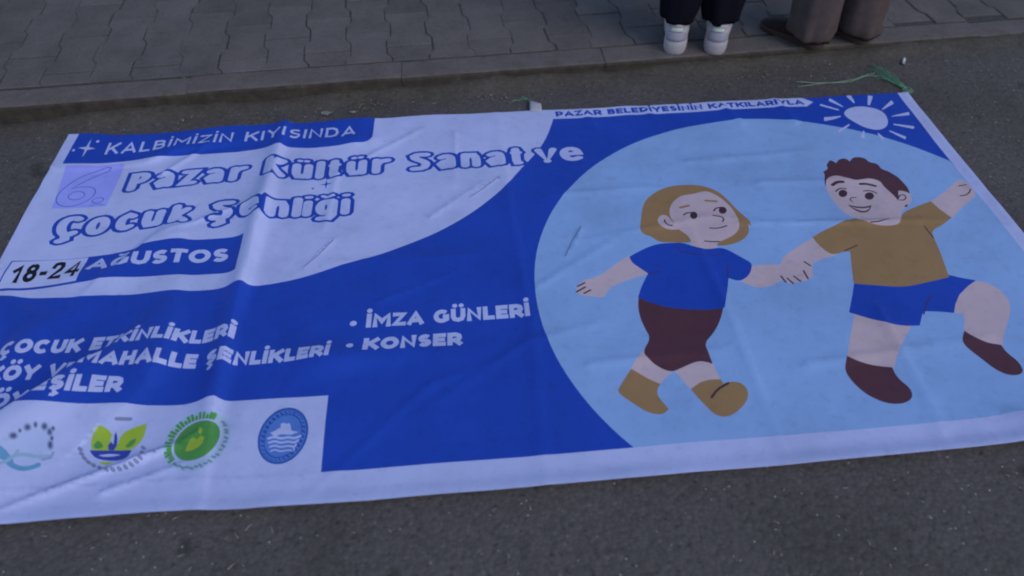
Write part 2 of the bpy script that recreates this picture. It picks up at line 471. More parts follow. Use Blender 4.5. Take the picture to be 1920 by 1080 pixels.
ART = [
  ('girl_hair', 'mustard', 'p', 0, 1, '18776,8281 18884,8730 19077,9413 19319,9788 19726,10120 20150,10295 20628,10313 21044,10249 21386,10064 21616,9800 21765,9413 21870,9040 22011,8668 22113,8406 22115,8132 22038,8189 21981,7870 21792,7627 21509,7458 21172,7378 20897,7379 20779,7535 20198,7613 19999,7604 19535,7662 19226,7708 19044,7989 18894,8046 18797,8174'),
  ('girl', 'skin', 'p', 0, 1, '20112,9560 20377,9785 20766,9815 21183,9946 21399,9786 21609,9460 21756,9082 21809,8684 21791,8278 21730,8043 21524,7802 21201,7634 20934,7520 20847,7267 20533,7201 20312,7278 20113,7499 20195,7684 20103,7969 19968,8168 19874,8294 19836,8591 19801,8892 19908,9294'),
  ('girl', 'skin', 'p', 0, 1, '19382,8656 19487,8865 19620,8914 19748,8837 19807,8556 19935,8202 19692,8198 19511,8305 19395,8438'),
  ('girl', 'mustard', 'l', 9, 1, '20198,9163 20487,9263'),
  ('girl', 'mustard', 'l', 9, 1, '21067,9455 21389,9381'),
  ('girl', 'ink', 'p', 0, 0, '20637,8754 20607,8674 20574,8621 20536,8587 20494,8571 20455,8573 20422,8593 20402,8636 20402,8711 20413,8782 20436,8845 20469,8898 20509,8935 20551,8953 20590,8950 20622,8925 20643,8882 20648,8824'),
  ('girl', 'ink', 'l', 5, 1, '20223,8805 20339,8906 20560,8923'),
  ('girl', 'ink', 'p', 0, 0, '21587,8920 21564,8864 21529,8816 21486,8780 21440,8762 21398,8766 21364,8790 21343,8832 21336,8886 21344,8943 21366,8999 21401,9047 21443,9081 21488,9097 21531,9093 21565,9069 21587,9029 21595,8978'),
  ('girl', 'ink', 'l', 5, 1, '21186,8926 21284,9061 21485,9080'),
  ('girl', 'ink', 'l', 4.5, 1, '21095,8679 21216,8637 21348,8594 21381,8482 21313,8399'),
  ('girl', 'ink', 'l', 4.5, 1, '20870,8167 21130,8125 21393,8209'),
  ('girl', 'ink', 'l', 4.5, 1, '20583,7627 20791,7580 21003,7558'),
  ('girl', 'ink', 'l', 4.5, 1, '19611,8677 19588,8521 19669,8387 19778,8380'),
  ('girl_arm', 'skin', 'p', 0, 1, '18342,7237 17909,6998 17453,6589 17154,6392 16842,6334 16611,6170 16512,5866 16674,5700 16930,5677 17140,5596 17296,5643 17412,5892 17833,6149 18404,6354 18720,6407 18565,6777'),
  ('girl_arm', 'ink', 'l', 5, 1, '16588,6083 16804,6205'),
  ('girl_arm', 'ink', 'l', 5, 1, '16532,5875 16798,6039'),
  ('girl_arm', 'ink', 'l', 5, 1, '16726,5798 16928,5909'),
  ('girl_arm', 'skin', 'p', 0, 1, '21615,6482 22032,6470 22403,6435 22709,6437 22605,6006 22372,5865 21999,5631 21684,5570 21410,5649 21176,5876'),
  ('girl_leg', 'skin', 'p', 0, 0, '17956,3616 17749,3384 17517,3060 17715,2836 17945,2631 18163,2510 18314,2681 18542,2859 18658,3068 18290,3300'),
  ('girl_leg', 'skin', 'p', 0, 0, '18572,2991 18730,2640 18870,2316 19120,2436 19411,2511 19711,2486 19662,2806 19644,3066 19277,3268'),
  ('girl_trousers', 'brown', 'p', 0, 1, '18212,5569 18117,5171 18097,4782 18155,4344 18232,4016 17924,3581 18042,3280 18297,2995 18544,2867 18808,2970 19249,3153 19466,3116 19635,3032 19622,3323 19591,3721 19913,4038 20192,4432 20393,4872 20548,5315'),
  ('girl_boot', 'mustard', 'p', 0, 1, '17534,3059 17332,2803 17083,2458 17077,2338 17350,2035 17621,1759 17859,1650 18054,1643 18199,1765 18163,1886 18081,2032 18023,2216 18059,2375 18168,2530 17895,2718'),
  ('girl_boot', 'mustard', 'p', 0, 1, '18882,2295 19169,2493 19456,2549 19705,2528 19737,2401 19972,2452 20189,2383 20292,2169 20208,1898 20007,1680 19714,1477 19469,1422 19268,1516 19139,1758 19007,2003'),
  ('girl_boot', 'ink', 'l', 6, 1, '19333,2013 19539,2234 19862,2399'),
  ('girl_shirt', 'blue', 'p', 0, 1, '18250,7163 18606,7384 19001,7582 19292,7643 19688,7636 19922,7613 20125,7468 20322,7318 20592,7270 20836,7297 21065,7274 21277,7049 21508,6772 21666,6588 21614,6372 21470,6113 21271,5946 21071,5903 20864,6041 20691,5546 20431,4885 19946,4883 19451,4958 18891,5083 18492,5293 18184,5519 18357,5926 18650,6441 18467,6676 18281,6912'),
  ('girl_shirt', 'ink', 'l', 2.5, 1, '19700,7547 19746,7280 20006,7137 20440,7003 20894,7002'),
  ('girl_shirt', 'ink', 'l', 2.5, 1, '20972,6547 20835,6044'),
  ('girl_shirt', 'ink', 'l', 2.5, 1, '18683,6410 19045,6494'),
  ('boy', 'skin', 'p', 0, 1, '25159,10112 25380,10352 25661,10450 26193,10260 26667,10223 26900,9980 27001,9246 27285,9426 27487,9344 27517,9074 27357,8781 27148,8589 26962,8485 26796,8294 26576,7783 26265,7631 26000,7628 25748,7753 25579,7930 25401,8185 25170,8361 25051,8636 24990,9063 25008,9501 25042,9811'),
  ('boy_hair', 'brown', 'p', 0, 1, '25231,10554 25317,10610 25469,10710 25470,10909 25684,11144 25761,11109 25834,10965 25962,11139 26159,11197 26264,11147 26306,11009 26477,11206 26702,11242 26896,11149 26931,10930 27129,10859 27185,10702 27168,10541 27409,10324 27537,9901 27599,9541 27527,9219 27381,9374 27226,9386 26995,8892 26973,9185 26856,9634 26864,9889 26587,10055 26329,10022 26072,9986 25892,10134 25616,10336 25354,10286 25159,10112 25019,9770 25069,10031 25246,10422'),
  ('boy', 'ink', 'l', 11, 1, '25275,9859 25469,9980 25654,9960'),
  ('boy', 'ink', 'l', 10, 1, '26160,9814 26367,9808 26603,9681'),
  ('boy', 'ink', 'l', 5, 1, '25254,9541 25436,9682 25623,9634'),
  ('boy', 'ink', 'l', 5, 1, '26131,9468 26347,9479 26486,9324'),
  ('boy', 'ink', 'p', 0, 0, '25570,9398 25537,9338 25491,9287 25439,9251 25386,9234 25339,9239 25304,9265 25284,9309 25283,9366 25300,9429 25333,9490 25378,9541 25430,9576 25482,9592 25529,9586 25565,9560 25585,9515 25587,9459'),
  ('boy', 'ink', 'p', 0, 0, '26347,9196 26313,9137 26265,9087 26210,9052 26154,9035 26104,9040 26066,9065 26044,9108 26042,9163 26059,9224 26093,9283 26141,9334 26197,9370 26253,9386 26303,9382 26342,9356 26363,9313 26365,9257'),
  ('boy', 'ink', 'l', 3.5, 1, '25762,9176 25610,9190 25524,9076 25564,8975'),
  ('boy', 'ink', 'p', 0, 1, '25356,8849 25633,8730 25858,8709 26084,8765 25909,8514 25697,8423 25523,8515 25424,8676'),
  ('boy', 'skin', 'p', 0, 1, '25412,8761 25604,8661 25829,8641 25989,8672 25892,8563 25721,8498 25587,8574 25478,8684'),
  ('boy', 'ink', 'l', 4, 1, '25672,7924 25958,7924 26309,8070'),
  ('boy', 'ink', 'l', 4, 1, '27028,8981 27163,9168 27303,9169 27316,9029 27179,8905 27071,8928'),
  ('boy', 'ink', 'l', 6, 1, '27089,8606 27169,8659'),
  ('boy_arm', 'skin', 'p', 0, 1, '27906,8734 28529,9109 29120,9560 29445,9799 29543,9678 29637,9320 29535,8926 29250,8738 28739,8363 28248,7937 27999,8134'),
  ('boy_arm', 'ink', 'l', 4, 1, '29247,9454 29507,9492'),
  ('boy_arm', 'ink', 'l', 4, 1, '29517,9258 29398,9093 29192,8968 29031,8963'),
  ('boy_arm', 'skin', 'p', 0, 1, '23792,7475 23148,7125 22669,6780 22425,6424 22315,5924 22454,5660 22761,5688 23092,5779 23249,5983 23312,6405 23787,6584 24182,6673 24031,7257'),
  ('boy_arm', 'ink', 'l', 5, 1, '22321,5974 22376,5725'),
  ('boy_arm', 'ink', 'l', 5, 1, '22465,5875 22562,5657'),
  ('boy_arm', 'ink', 'l', 5, 1, '22672,5942 22787,5721'),
  ('boy_arm', 'ink', 'l', 5, 1, '23012,6129 23027,5807'),
  ('boy_arm', 'ink', 'l', 5, 1, '23164,6495 23271,6319'),
  ('boy_leg', 'skin', 'p', 0, 0, '23797,4425 23504,3856 23245,3359 23016,2911 23274,2706 23642,2569 24036,2465 24249,2826 24620,3306 25002,3728 25186,3963'),
  ('boy_leg', 'skin', 'p', 0, 1, '27577,5324 27922,5210 28132,4921 28182,4568 28074,4210 27724,3730 27413,3370 27122,2921 26773,3039 26507,3263 26372,3495 26636,3938 26656,4135 26427,4182 26600,4496 26927,4834'),
  ('boy_shoe', 'brown', 'p', 0, 1, '23032,2959 23233,2789 23590,2616 24023,2519 24001,2339 24046,2116 24178,1862 24157,1631 24014,1481 23781,1413 23522,1439 23299,1553 23056,1785 22888,2140 22831,2445 22872,2653'),
  ('boy_shoe', 'brown', 'p', 0, 1, '26423,3555 26555,3283 26795,3081 27128,2989 27143,2735 27285,2446 27278,2168 27153,2016 26947,1977 26754,2027 26558,2207 26365,2614 26204,2953 26150,3155 26278,3376'),
  ('boy_shorts', 'blue', 'p', 0, 0, '24241,5565 24006,5096 23653,4438 24102,4165 24551,3925 24976,3837 25323,3830 25567,4207 25693,4311 26097,4262 26445,4180 26638,4492 26927,4834 27317,5128 27651,5327 27315,5446 27003,5595'),
  ('boy_shorts', 'ink', 'l', 3, 1, '26093,4830 25859,4606 25615,4203'),
  ('boy_shirt', 'mustard', 'p', 0, 1, '23747,7483 24032,7666 24696,7974 25333,8205 25459,8013 25712,7866 26057,7768 26364,7776 26558,7838 26789,8236 26998,8394 27489,8603 27990,8786 28065,8421 28244,7966 27855,7689 27357,7452 27277,7128 27184,6548 27026,5814 26964,5516 26307,5372 25483,5227 24799,5375 24205,5503 24297,5837 24599,6793 24397,6785 24116,6709 23962,6775 23804,7133'),
  ('boy_shirt', 'ink', 'l', 3.5, 1, '24474,6846 24907,7022'),
  ('boy_shirt', 'ink', 'l', 4, 1, '27236,7653 27264,7140'),
  ('sun', 'white', 'p', 0, 1, '27168,13812 27391,14079 27760,14221 28075,14205 28415,14016 28591,13782 28610,13460 28509,13087 28312,12807 28042,12685 27796,12725 27528,12928 27313,13285 27180,13574'),
  ('sun', 'white', 'p', 0, 1, '26519,14453 26494,14479 26541,14578 26571,14562 27104,14089 27065,14013'),
  ('sun', 'white', 'p', 0, 1, '26927,14712 26915,14748 27013,14893 27035,14874 27329,14276 27293,14217'),
  ('sun', 'white', 'p', 0, 1, '27669,14937 27676,14971 27842,15118 27853,15101 27843,14513 27780,14452'),
  ('sun', 'white', 'p', 0, 1, '28461,14921 28483,14947 28630,14881 28624,14848 28307,14257 28238,14290'),
  ('sun', 'white', 'p', 0, 1, '29188,14491 29216,14501 29213,14271 29184,14235 28618,13876 28620,13932'),
  ('sun', 'white', 'p', 0, 1, '29478,13636 29508,13632 29447,13460 29410,13446 28760,13419 28775,13464'),
  ('sun', 'white', 'p', 0, 1, '29275,12799 29300,12779 29226,12645 29192,12649 28629,12940 28659,12996'),
  ('sun', 'white', 'p', 0, 1, '26349,13429 26321,13435 26377,13659 26412,13679 27017,13680 26993,13594'),
  ('sun', 'white', 'p', 0, 1, '26614,12700 26589,12688 26589,12805 26614,12830 27131,13159 27131,13068'),
  ('sun', 'white', 'p', 0, 1, '27342,12278 27326,12260 27208,12300 27211,12323 27453,12711 27486,12699'),
  ('sun', 'white', 'p', 0, 1, '28002,12215 27998,12193 27881,12087 27872,12097 27853,12468 27911,12520'),
  ('sun', 'white', 'p', 0, 1, '28755,12230 28767,12200 28674,12072 28651,12088 28324,12585 28356,12630'),
  ('sun', 'white', 'p', 0, 1, '29279,12787 29304,12769 29235,12645 29203,12649 28648,12920 28681,12981'),
  ('leaf_emblem', 'leaf_green', 'p', 0, 1, '4666,1735 4595,1962 4626,2214 4700,2341 4837,2305 4991,2182 5087,1999 5027,1839 5038,1712'),
  ('leaf_emblem', 'leaf_green', 'p', 0, 1, '5236,1700 5196,1948 5245,2159 5453,2294 5732,2391 5768,2056 5682,1823 5537,1679'),
  ('leaf_emblem', 'leaf_green', 'p', 0, 1, '4766,1714 4918,1889 5072,1813 5193,1878 5353,1869 5540,1670'),
  ('leaf_emblem', 'dark_green', 'p', 0, 1, '4677,1849 4738,1970 4854,1914 4901,1797 4833,1758 4722,1770'),
  ('leaf_emblem', 'dark_green', 'p', 0, 1, '5393,1785 5471,1957 5582,1997 5604,1900 5534,1776 5443,1744'),
  ('leaf_emblem', 'navy', 'p', 0, 1, '4630,1726 5558,1678 5539,1517 5393,1405 5069,1430 4816,1511 4693,1620'),
  ('leaf_emblem', 'white', 'p', 0, 1, '4854,1591 5101,1615 5348,1569 5200,1533 4964,1539'),
  ('leaf_emblem', 'navy', 'p', 0, 1, '5046,1711 4987,1840 5044,1931 5120,1858 5076,2046 5092,2192 5163,2044 5203,1807 5157,1705'),
  ('leaf_emblem', 'white', 'p', 0, 1, '5009,1965 5035,2092 5096,2045 5103,1929'),
  ('leaf_emblem', 'leaf_green', 'p', 0, 1, '4898,1414 5239,1385 5143,1310 4975,1343'),
  ('leaf_emblem', 'grey', 'l', 7.5, 0, '4447,1662 4508,1612'),
  ('leaf_emblem', 'grey', 'l', 7.5, 0, '4391,1781 4451,1732'),
  ('leaf_emblem', 'grey', 'l', 7.5, 0, '4393,1775 4453,1726'),
  ('leaf_emblem', 'grey', 'l', 7.5, 0, '4451,1656 4511,1607'),
  ('leaf_emblem', 'grey', 'l', 7.5, 0, '4537,1545 4598,1494'),
  ('leaf_emblem', 'grey', 'l', 7.5, 0, '4647,1444 4710,1391'),
  ('leaf_emblem', 'grey', 'l', 7.5, 0, '4779,1356 4844,1301'),
  ('leaf_emblem', 'grey', 'l', 7.5, 0, '4927,1285 5002,1216'),
  ('leaf_emblem', 'grey', 'l', 7.5, 0, '5120,1187 5186,1130'),
  ('leaf_emblem', 'grey', 'l', 7.5, 0, '5272,1165 5318,1132'),
  ('leaf_emblem', 'grey', 'l', 7.5, 0, '5404,1185 5454,1148'),
  ('leaf_emblem', 'grey', 'l', 7.5, 0, '5535,1216 5585,1178'),
  ('leaf_emblem', 'grey', 'l', 7.5, 0, '5656,1261 5699,1233'),
  ('leaf_emblem', 'grey', 'l', 7.5, 0, '5754,1327 5794,1303'),
  ('leaf_emblem', 'grey', 'l', 7.5, 0, '5831,1403 5872,1378'),
  ('leaf_emblem', 'grey', 'l', 7.5, 0, '5786,1619 5871,1535'),
  ('leaf_emblem', 'grey', 'l', 7.5, 0, '5777,1753 5842,1694'),
  ('leaf_emblem', 'grey', 'l', 9, 0, '5049,2508 5347,2520'),
  ('tea_emblem', 'pale_green', 'p', 0, 0, '7608,2337 7682,2215 7738,2079 7770,1936 7778,1791 7761,1650 7722,1517 7661,1393 7582,1279 7495,1169 7402,1065 7289,998 7162,966 7028,963 6895,982 6769,1022 6659,1072 6552,1156 6446,1278 6370,1394 6326,1505 6318,1602 6262,1808 6267,1956 6296,2099 6348,2233 6421,2354 6514,2458 6632,2530 6769,2567 6923,2563 7089,2521 7235,2486 7346,2479 7430,2484 7520,2433'),
  ('tea_emblem', 'white', 'p', 0, 0, '7486,2198 7533,2122 7567,2029 7587,1927 7589,1821 7574,1713 7543,1608 7499,1505 7445,1403 7383,1307 7303,1238 7210,1193 7110,1170 7007,1165 6909,1172 6821,1187 6724,1245 6639,1313 6571,1388 6518,1471 6487,1554 6481,1632 6482,1727 6460,1884 6485,1993 6528,2095 6587,2186 6666,2258 6759,2309 6866,2336 6984,2335 7106,2314 7215,2292 7309,2271 7375,2269 7432,2250'),
  ('tea_emblem', 'dark_green', 'p', 0, 0, '7447,2164 7485,2102 7514,2023 7529,1933 7531,1838 7517,1740 7491,1642 7452,1545 7406,1449 7348,1365 7271,1309 7187,1269 7095,1249 7002,1245 6910,1256 6825,1278 6740,1325 6668,1379 6608,1445 6563,1517 6537,1589 6531,1660 6533,1745 6514,1888 6536,1988 6576,2079 6631,2160 6703,2223 6789,2268 6886,2291 6992,2291 7101,2274 7200,2254 7286,2233 7352,2219 7402,2204'),
  ('tea_emblem', 'dark_green', 'l', 7, 0, '6566,1356 6484,1276'),
  ('tea_emblem', 'dark_green', 'l', 7, 0, '6521,1419 6474,1387'),
  ('tea_emblem', 'dark_green', 'l', 7, 0, '6486,1484 6382,1436'),
  ('tea_emblem', 'dark_green', 'l', 7, 0, '6464,1547 6356,1512'),
  ('tea_emblem', 'dark_green', 'l', 7, 0, '6457,1606 6403,1592'),
  ('tea_emblem', 'dark_green', 'l', 7, 0, '6460,1667 6340,1668'),
  ('tea_emblem', 'dark_green', 'l', 7, 0, '6434,1787 6299,1824'),
  ('tea_emblem', 'dark_green', 'l', 7, 0, '6432,1886 6368,1907'),
  ('tea_emblem', 'dark_green', 'l', 7, 0, '6448,1971 6323,2028'),
  ('tea_emblem', 'dark_green', 'l', 7, 0, '6474,2051 6353,2124'),
  ('tea_emblem', 'dark_green', 'l', 7, 0, '6510,2127 6453,2171'),
  ('tea_emblem', 'dark_green', 'l', 7, 0, '6556,2197 6447,2300'),
  ('tea_emblem', 'dark_green', 'l', 7, 0, '6610,2258 6510,2376'),
  ('tea_emblem', 'dark_green', 'l', 7, 0, '6676,2306 6630,2372'),
  ('tea_emblem', 'dark_green', 'l', 7, 0, '6749,2341 6671,2483'),
  ('tea_emblem', 'dark_green', 'l', 7, 0, '6830,2364 6766,2511'),
  ('tea_emblem', 'dark_green', 'l', 7, 0, '6918,2370 6894,2444'),
  ('tea_emblem', 'dark_green', 'l', 7, 0, '7011,2361 6984,2504'),
  ('tea_emblem', 'dark_green', 'l', 7, 0, '7104,2342 7099,2475'),
  ('tea_emblem', 'dark_green', 'l', 7, 0, '7190,2324 7196,2388'),
  ('tea_emblem', 'dark_green', 'l', 7, 0, '7266,2309 7293,2434'),
  ('tea_emblem', 'dark_green', 'l', 7, 0, '7331,2298 7359,2442'),
  ('tea_emblem', 'grey', 'l', 6, 0, '7516,2292 7577,2240'),
  ('tea_emblem', 'grey', 'l', 6, 0, '7574,2189 7628,2187'),
  ('tea_emblem', 'grey', 'l', 6, 0, '7621,2070 7681,2039'),
  ('tea_emblem', 'grey', 'l', 6, 0, '7644,1987 7702,1966'),
  ('tea_emblem', 'grey', 'l', 6, 0, '7659,1854 7721,1810'),
  ('tea_emblem', 'grey', 'l', 6, 0, '7656,1723 7708,1734'),
  ('tea_emblem', 'grey', 'l', 6, 0, '7627,1640 7690,1584'),
  ('tea_emblem', 'grey', 'l', 6, 0, '7590,1520 7643,1517'),
  ('tea_emblem', 'grey', 'l', 6, 0, '7540,1403 7594,1382'),
  ('tea_emblem', 'grey', 'l', 6, 0, '7474,1330 7523,1323'),
  ('tea_emblem', 'grey', 'l', 6, 0, '7409,1219 7458,1195'),
  ('tea_emblem', 'grey', 'l', 6, 0, '7330,1131 7378,1145'),
  ('tea_emblem', 'grey', 'l', 6, 0, '7228,1111 7289,1059'),
  ('tea_emblem', 'grey', 'l', 6, 0, '7125,1074 7181,1066'),
  ('tea_emblem', 'grey', 'l', 6, 0, '7019,1055 7079,1024'),
  ('tea_emblem', 'grey', 'l', 6, 0, '6906,1093 6963,1073'),
  ('tea_emblem', 'grey', 'l', 6, 0, '6808,1102 6867,1062'),
  ('tea_emblem', 'grey', 'l', 6, 0, '6718,1122 6768,1132'),
  ('tea_emblem', 'grey', 'l', 6, 0, '6612,1225 6689,1147'),
  ('tea_emblem', 'leaf_green', 'p', 0, 1, '6798,1526 6831,1781 6924,1873 7043,1807 7119,1879 7215,1817 7186,1634 7013,1521'),
  ('tea_emblem', 'leaf_green', 'p', 0, 1, '7022,2015 7048,2131 7145,2031 7106,1904'),
  ('sea_emblem', 'navy_blue', 'p', 0, 0, '9317,2507 9402,2427 9474,2327 9532,2213 9572,2089 9594,1959 9597,1826 9583,1695 9552,1569 9504,1452 9442,1346 9368,1254 9284,1179 9193,1122 9097,1086 8999,1072 8901,1080 8805,1111 8716,1163 8636,1233 8566,1321 8509,1423 8467,1538 8441,1662 8431,1792 8439,1926 8463,2059 8504,2186 8562,2301 8635,2402 8719,2485 8814,2548 8915,2588 9019,2604 9122,2597 9223,2564'),
  ('sea_emblem', 'mid_blue', 'p', 0, 0, '9295,2456 9373,2383 9438,2292 9491,2187 9527,2073 9547,1953 9550,1831 9536,1709 9507,1592 9463,1482 9405,1383 9337,1298 9259,1227 9176,1173 9087,1139 8997,1125 8906,1132 8819,1160 8737,1207 8663,1272 8599,1354 8547,1449 8509,1555 8486,1669 8478,1789 8486,1913 8509,2036 8548,2153 8601,2260 8669,2354 8747,2431 8834,2490 8927,2528 9022,2544 9117,2537 9209,2508'),
  ('sea_emblem', 'navy_blue', 'p', 0, 0, '9284,2431 9358,2361 9420,2275 9469,2175 9503,2066 9522,1951 9524,1834 9511,1717 9482,1604 9440,1499 9385,1403 9320,1320 9246,1252 9165,1200 9081,1166 8994,1152 8908,1158 8825,1185 8747,1230 8676,1292 8616,1370 8567,1461 8531,1562 8510,1672 8503,1787 8511,1905 8534,2023 8571,2135 8623,2239 8687,2329 8762,2403 8845,2460 8934,2497 9025,2513 9115,2507 9203,2480'),
  ('sea_emblem', 'mid_blue', 'p', 0, 0, '9241,2330 9300,2274 9350,2204 9390,2122 9417,2032 9431,1937 9432,1839 9420,1741 9396,1646 9361,1557 9315,1476 9260,1405 9199,1347 9132,1302 9062,1273 8991,1259 8920,1263 8851,1284 8787,1321 8730,1372 8681,1437 8641,1513 8613,1597 8597,1689 8593,1785 8601,1883 8622,1981 8654,2074 8698,2160 8751,2236 8813,2300 8882,2348 8954,2380 9029,2395 9103,2391 9174,2369'),
  ('sea_emblem', 'white', 'p', 0, 0, '8698,1913 8816,1969 8872,2024 8925,2031 8918,2159 9000,2175 9069,2131 9107,2169 9157,2096 9195,1947 9369,1897 9208,1836 8953,1867 8815,1808'),
  ('sea_emblem', 'white', 'l', 6.0, 1, '8676,1767 8815,1808 8968,1743 9130,1780 9282,1731 9422,1788'),
  ('sea_emblem', 'white', 'l', 5.2, 1, '8707,1653 8829,1694 8982,1629 9143,1665 9295,1616 9384,1677'),
  ('sea_emblem', 'white', 'l', 4.4, 1, '8738,1539 8843,1581 8996,1515 9157,1551 9307,1503 9346,1566'),
  ('sea_emblem', 'white', 'l', 3.5999999999999996, 1, '8770,1424 8858,1466 9010,1400 9170,1437 9319,1390 9308,1456'),
  ('sea_emblem', 'mid_blue', 'l', 5, 0, '9242,2410 9290,2367'),
  ('sea_emblem', 'mid_blue', 'l', 5, 0, '9321,2333 9369,2289'),
  ('sea_emblem', 'mid_blue', 'l', 5, 0, '9385,2234 9433,2190'),
  ('sea_emblem', 'mid_blue', 'l', 5, 0, '9431,2118 9478,2075'),
  ('sea_emblem', 'mid_blue', 'l', 5, 0, '9457,1993 9504,1951'),
  ('sea_emblem', 'mid_blue', 'l', 5, 0, '9462,1863 9508,1822'),
  ('sea_emblem', 'mid_blue', 'l', 5, 0, '9446,1734 9492,1693'),
  ('sea_emblem', 'mid_blue', 'l', 5, 0, '9411,1609 9457,1569'),
  ('sea_emblem', 'mid_blue', 'l', 5, 0, '9358,1496 9404,1456'),
  ('sea_emblem', 'mid_blue', 'l', 5, 0, '9290,1398 9336,1358'),
  ('sea_emblem', 'mid_blue', 'l', 5, 0, '9210,1318 9255,1278'),
  ('sea_emblem', 'mid_blue', 'l', 5, 0, '9122,1259 9167,1220'),
  ('sea_emblem', 'mid_blue', 'l', 5, 0, '9028,1225 9073,1185'),
  ('sea_emblem', 'mid_blue', 'l', 5, 0, '8932,1217 8978,1177'),
  ('sea_emblem', 'mid_blue', 'l', 5, 0, '8839,1236 8885,1196'),
  ('sea_emblem', 'mid_blue', 'l', 5, 0, '8751,1280 8797,1240'),
  ('sea_emblem', 'mid_blue', 'l', 5, 0, '8674,1347 8720,1307'),
  ('sea_emblem', 'mid_blue', 'l', 5, 0, '8609,1435 8655,1395'),
  ('sea_emblem', 'mid_blue', 'l', 5, 0, '8560,1540 8606,1500'),
  ('sea_emblem', 'mid_blue', 'l', 5, 0, '8530,1657 8576,1618'),
  ('sea_emblem', 'mid_blue', 'l', 5, 0, '8518,1783 8564,1743'),
  ('sea_emblem', 'mid_blue', 'l', 5, 0, '8526,1914 8573,1873'),
  ('sea_emblem', 'mid_blue', 'l', 5, 0, '8553,2044 8600,2002'),
  ('sea_emblem', 'mid_blue', 'l', 5, 0, '8599,2167 8647,2123'),
  ('sea_emblem', 'mid_blue', 'l', 5, 0, '8663,2275 8711,2232'),
  ('sea_emblem', 'mid_blue', 'l', 5, 0, '8742,2364 8790,2321'),
  ('sea_emblem', 'mid_blue', 'l', 5, 0, '8832,2431 8880,2388'),
  ('sea_emblem', 'mid_blue', 'l', 5, 0, '8929,2472 8977,2429'),
  ('sea_emblem', 'mid_blue', 'l', 5, 0, '9029,2485 9077,2442'),
  ('sea_emblem', 'mid_blue', 'l', 5, 0, '9127,2470 9175,2427'),
  ('wave_emblem', 'wash', 'p', 0, 0, '3789,2113 3845,1993 3877,1864 3884,1735 3863,1611 3818,1499 3750,1401 3663,1323 3561,1267 3449,1234 3333,1225 3216,1242 3103,1283 2999,1346 2910,1428 2840,1524 2793,1631 2770,1745 2771,1861 2796,1977 2842,2088 2909,2187 2995,2271 3096,2333 3205,2374 3319,2391 3432,2383 3540,2348 3640,2287 3728,2201'),
  ('wave_emblem', 'pale_navy', 'p', 0, 0, '3110,2016 3111,1982 3099,1951 3078,1928 3048,1913 3014,1910 2980,1919 2949,1938 2926,1965 2914,1998 2913,2031 2924,2062 2946,2086 2976,2101 3010,2104 3044,2095 3075,2076 3097,2048'),
  ('wave_emblem', 'slate', 'p', 0, 0, '3069,2012 3069,1992 3063,1974 3050,1961 3033,1952 3013,1950 2993,1955 2975,1966 2962,1982 2955,2001 2954,2021 2961,2039 2973,2053 2991,2061 3011,2063 3031,2058 3048,2047 3062,2031'),
  ('wave_emblem', 'pale_navy', 'p', 0, 0, '3328,2234 3330,2200 3322,2168 3304,2144 3280,2130 3251,2127 3222,2136 3196,2155 3177,2183 3165,2216 3164,2249 3172,2280 3190,2304 3214,2319 3242,2323 3271,2314 3297,2295 3317,2267'),
  ('wave_emblem', 'slate', 'p', 0, 0, '3295,2230 3295,2210 3290,2192 3280,2178 3266,2169 3249,2167 3233,2172 3217,2184 3206,2200 3199,2219 3198,2239 3203,2257 3214,2271 3228,2279 3244,2281 3261,2276 3276,2265 3288,2249'),
  ('wave_emblem', 'pale_navy', 'p', 0, 0, '3641,2290 3644,2252 3638,2217 3623,2190 3601,2175 3575,2173 3548,2184 3523,2206 3503,2238 3491,2275 3489,2313 3495,2347 3510,2374 3532,2389 3558,2392 3585,2382 3610,2359 3629,2327'),
  ('wave_emblem', 'slate', 'p', 0, 0, '3610,2287 3611,2265 3608,2245 3599,2229 3586,2220 3571,2219 3555,2225 3541,2238 3529,2257 3522,2278 3521,2301 3525,2321 3533,2336 3546,2345 3561,2347 3577,2341 3591,2328 3603,2309'),
  ('wave_emblem', 'pale_navy', 'p', 0, 0, '3767,2168 3771,2129 3767,2094 3754,2067 3735,2052 3711,2051 3685,2064 3661,2088 3642,2122 3629,2160 3625,2199 3630,2233 3643,2260 3663,2275 3686,2276 3711,2264 3735,2240 3754,2207'),
  ('wave_emblem', 'slate', 'p', 0, 0, '3738,2167 3740,2144 3738,2124 3730,2108 3719,2099 3705,2099 3690,2106 3676,2120 3665,2140 3657,2162 3655,2185 3658,2205 3665,2220 3677,2229 3691,2230 3705,2223 3719,2209 3730,2189'),
  ('wave_emblem', 'pale_navy', 'p', 0, 0, '3853,1842 3860,1795 3858,1754 3846,1723 3827,1706 3803,1706 3777,1721 3752,1751 3730,1791 3715,1837 3708,1884 3710,1926 3721,1958 3740,1975 3764,1976 3790,1961 3816,1930 3838,1889'),
  ('wave_emblem', 'slate', 'p', 0, 0, '3824,1841 3828,1814 3827,1790 3821,1771 3810,1762 3795,1761 3780,1770 3765,1788 3753,1811 3744,1838 3740,1866 3741,1890 3747,1909 3758,1919 3772,1919 3788,1910 3803,1893 3815,1869'),
  ('wave_emblem', 'pale_navy', 'p', 0, 0, '3432,2310 3435,2279 3432,2252 3424,2230 3412,2218 3396,2216 3380,2225 3364,2243 3351,2269 3342,2299 3339,2330 3342,2357 3350,2379 3362,2391 3378,2393 3394,2384 3410,2366 3423,2340'),
  ('wave_emblem', 'slate', 'p', 0, 0, '3413,2308 3415,2290 3413,2274 3409,2261 3401,2254 3392,2253 3383,2258 3374,2269 3366,2284 3361,2301 3359,2319 3361,2335 3365,2348 3372,2355 3382,2356 3391,2351 3400,2340 3408,2325'),
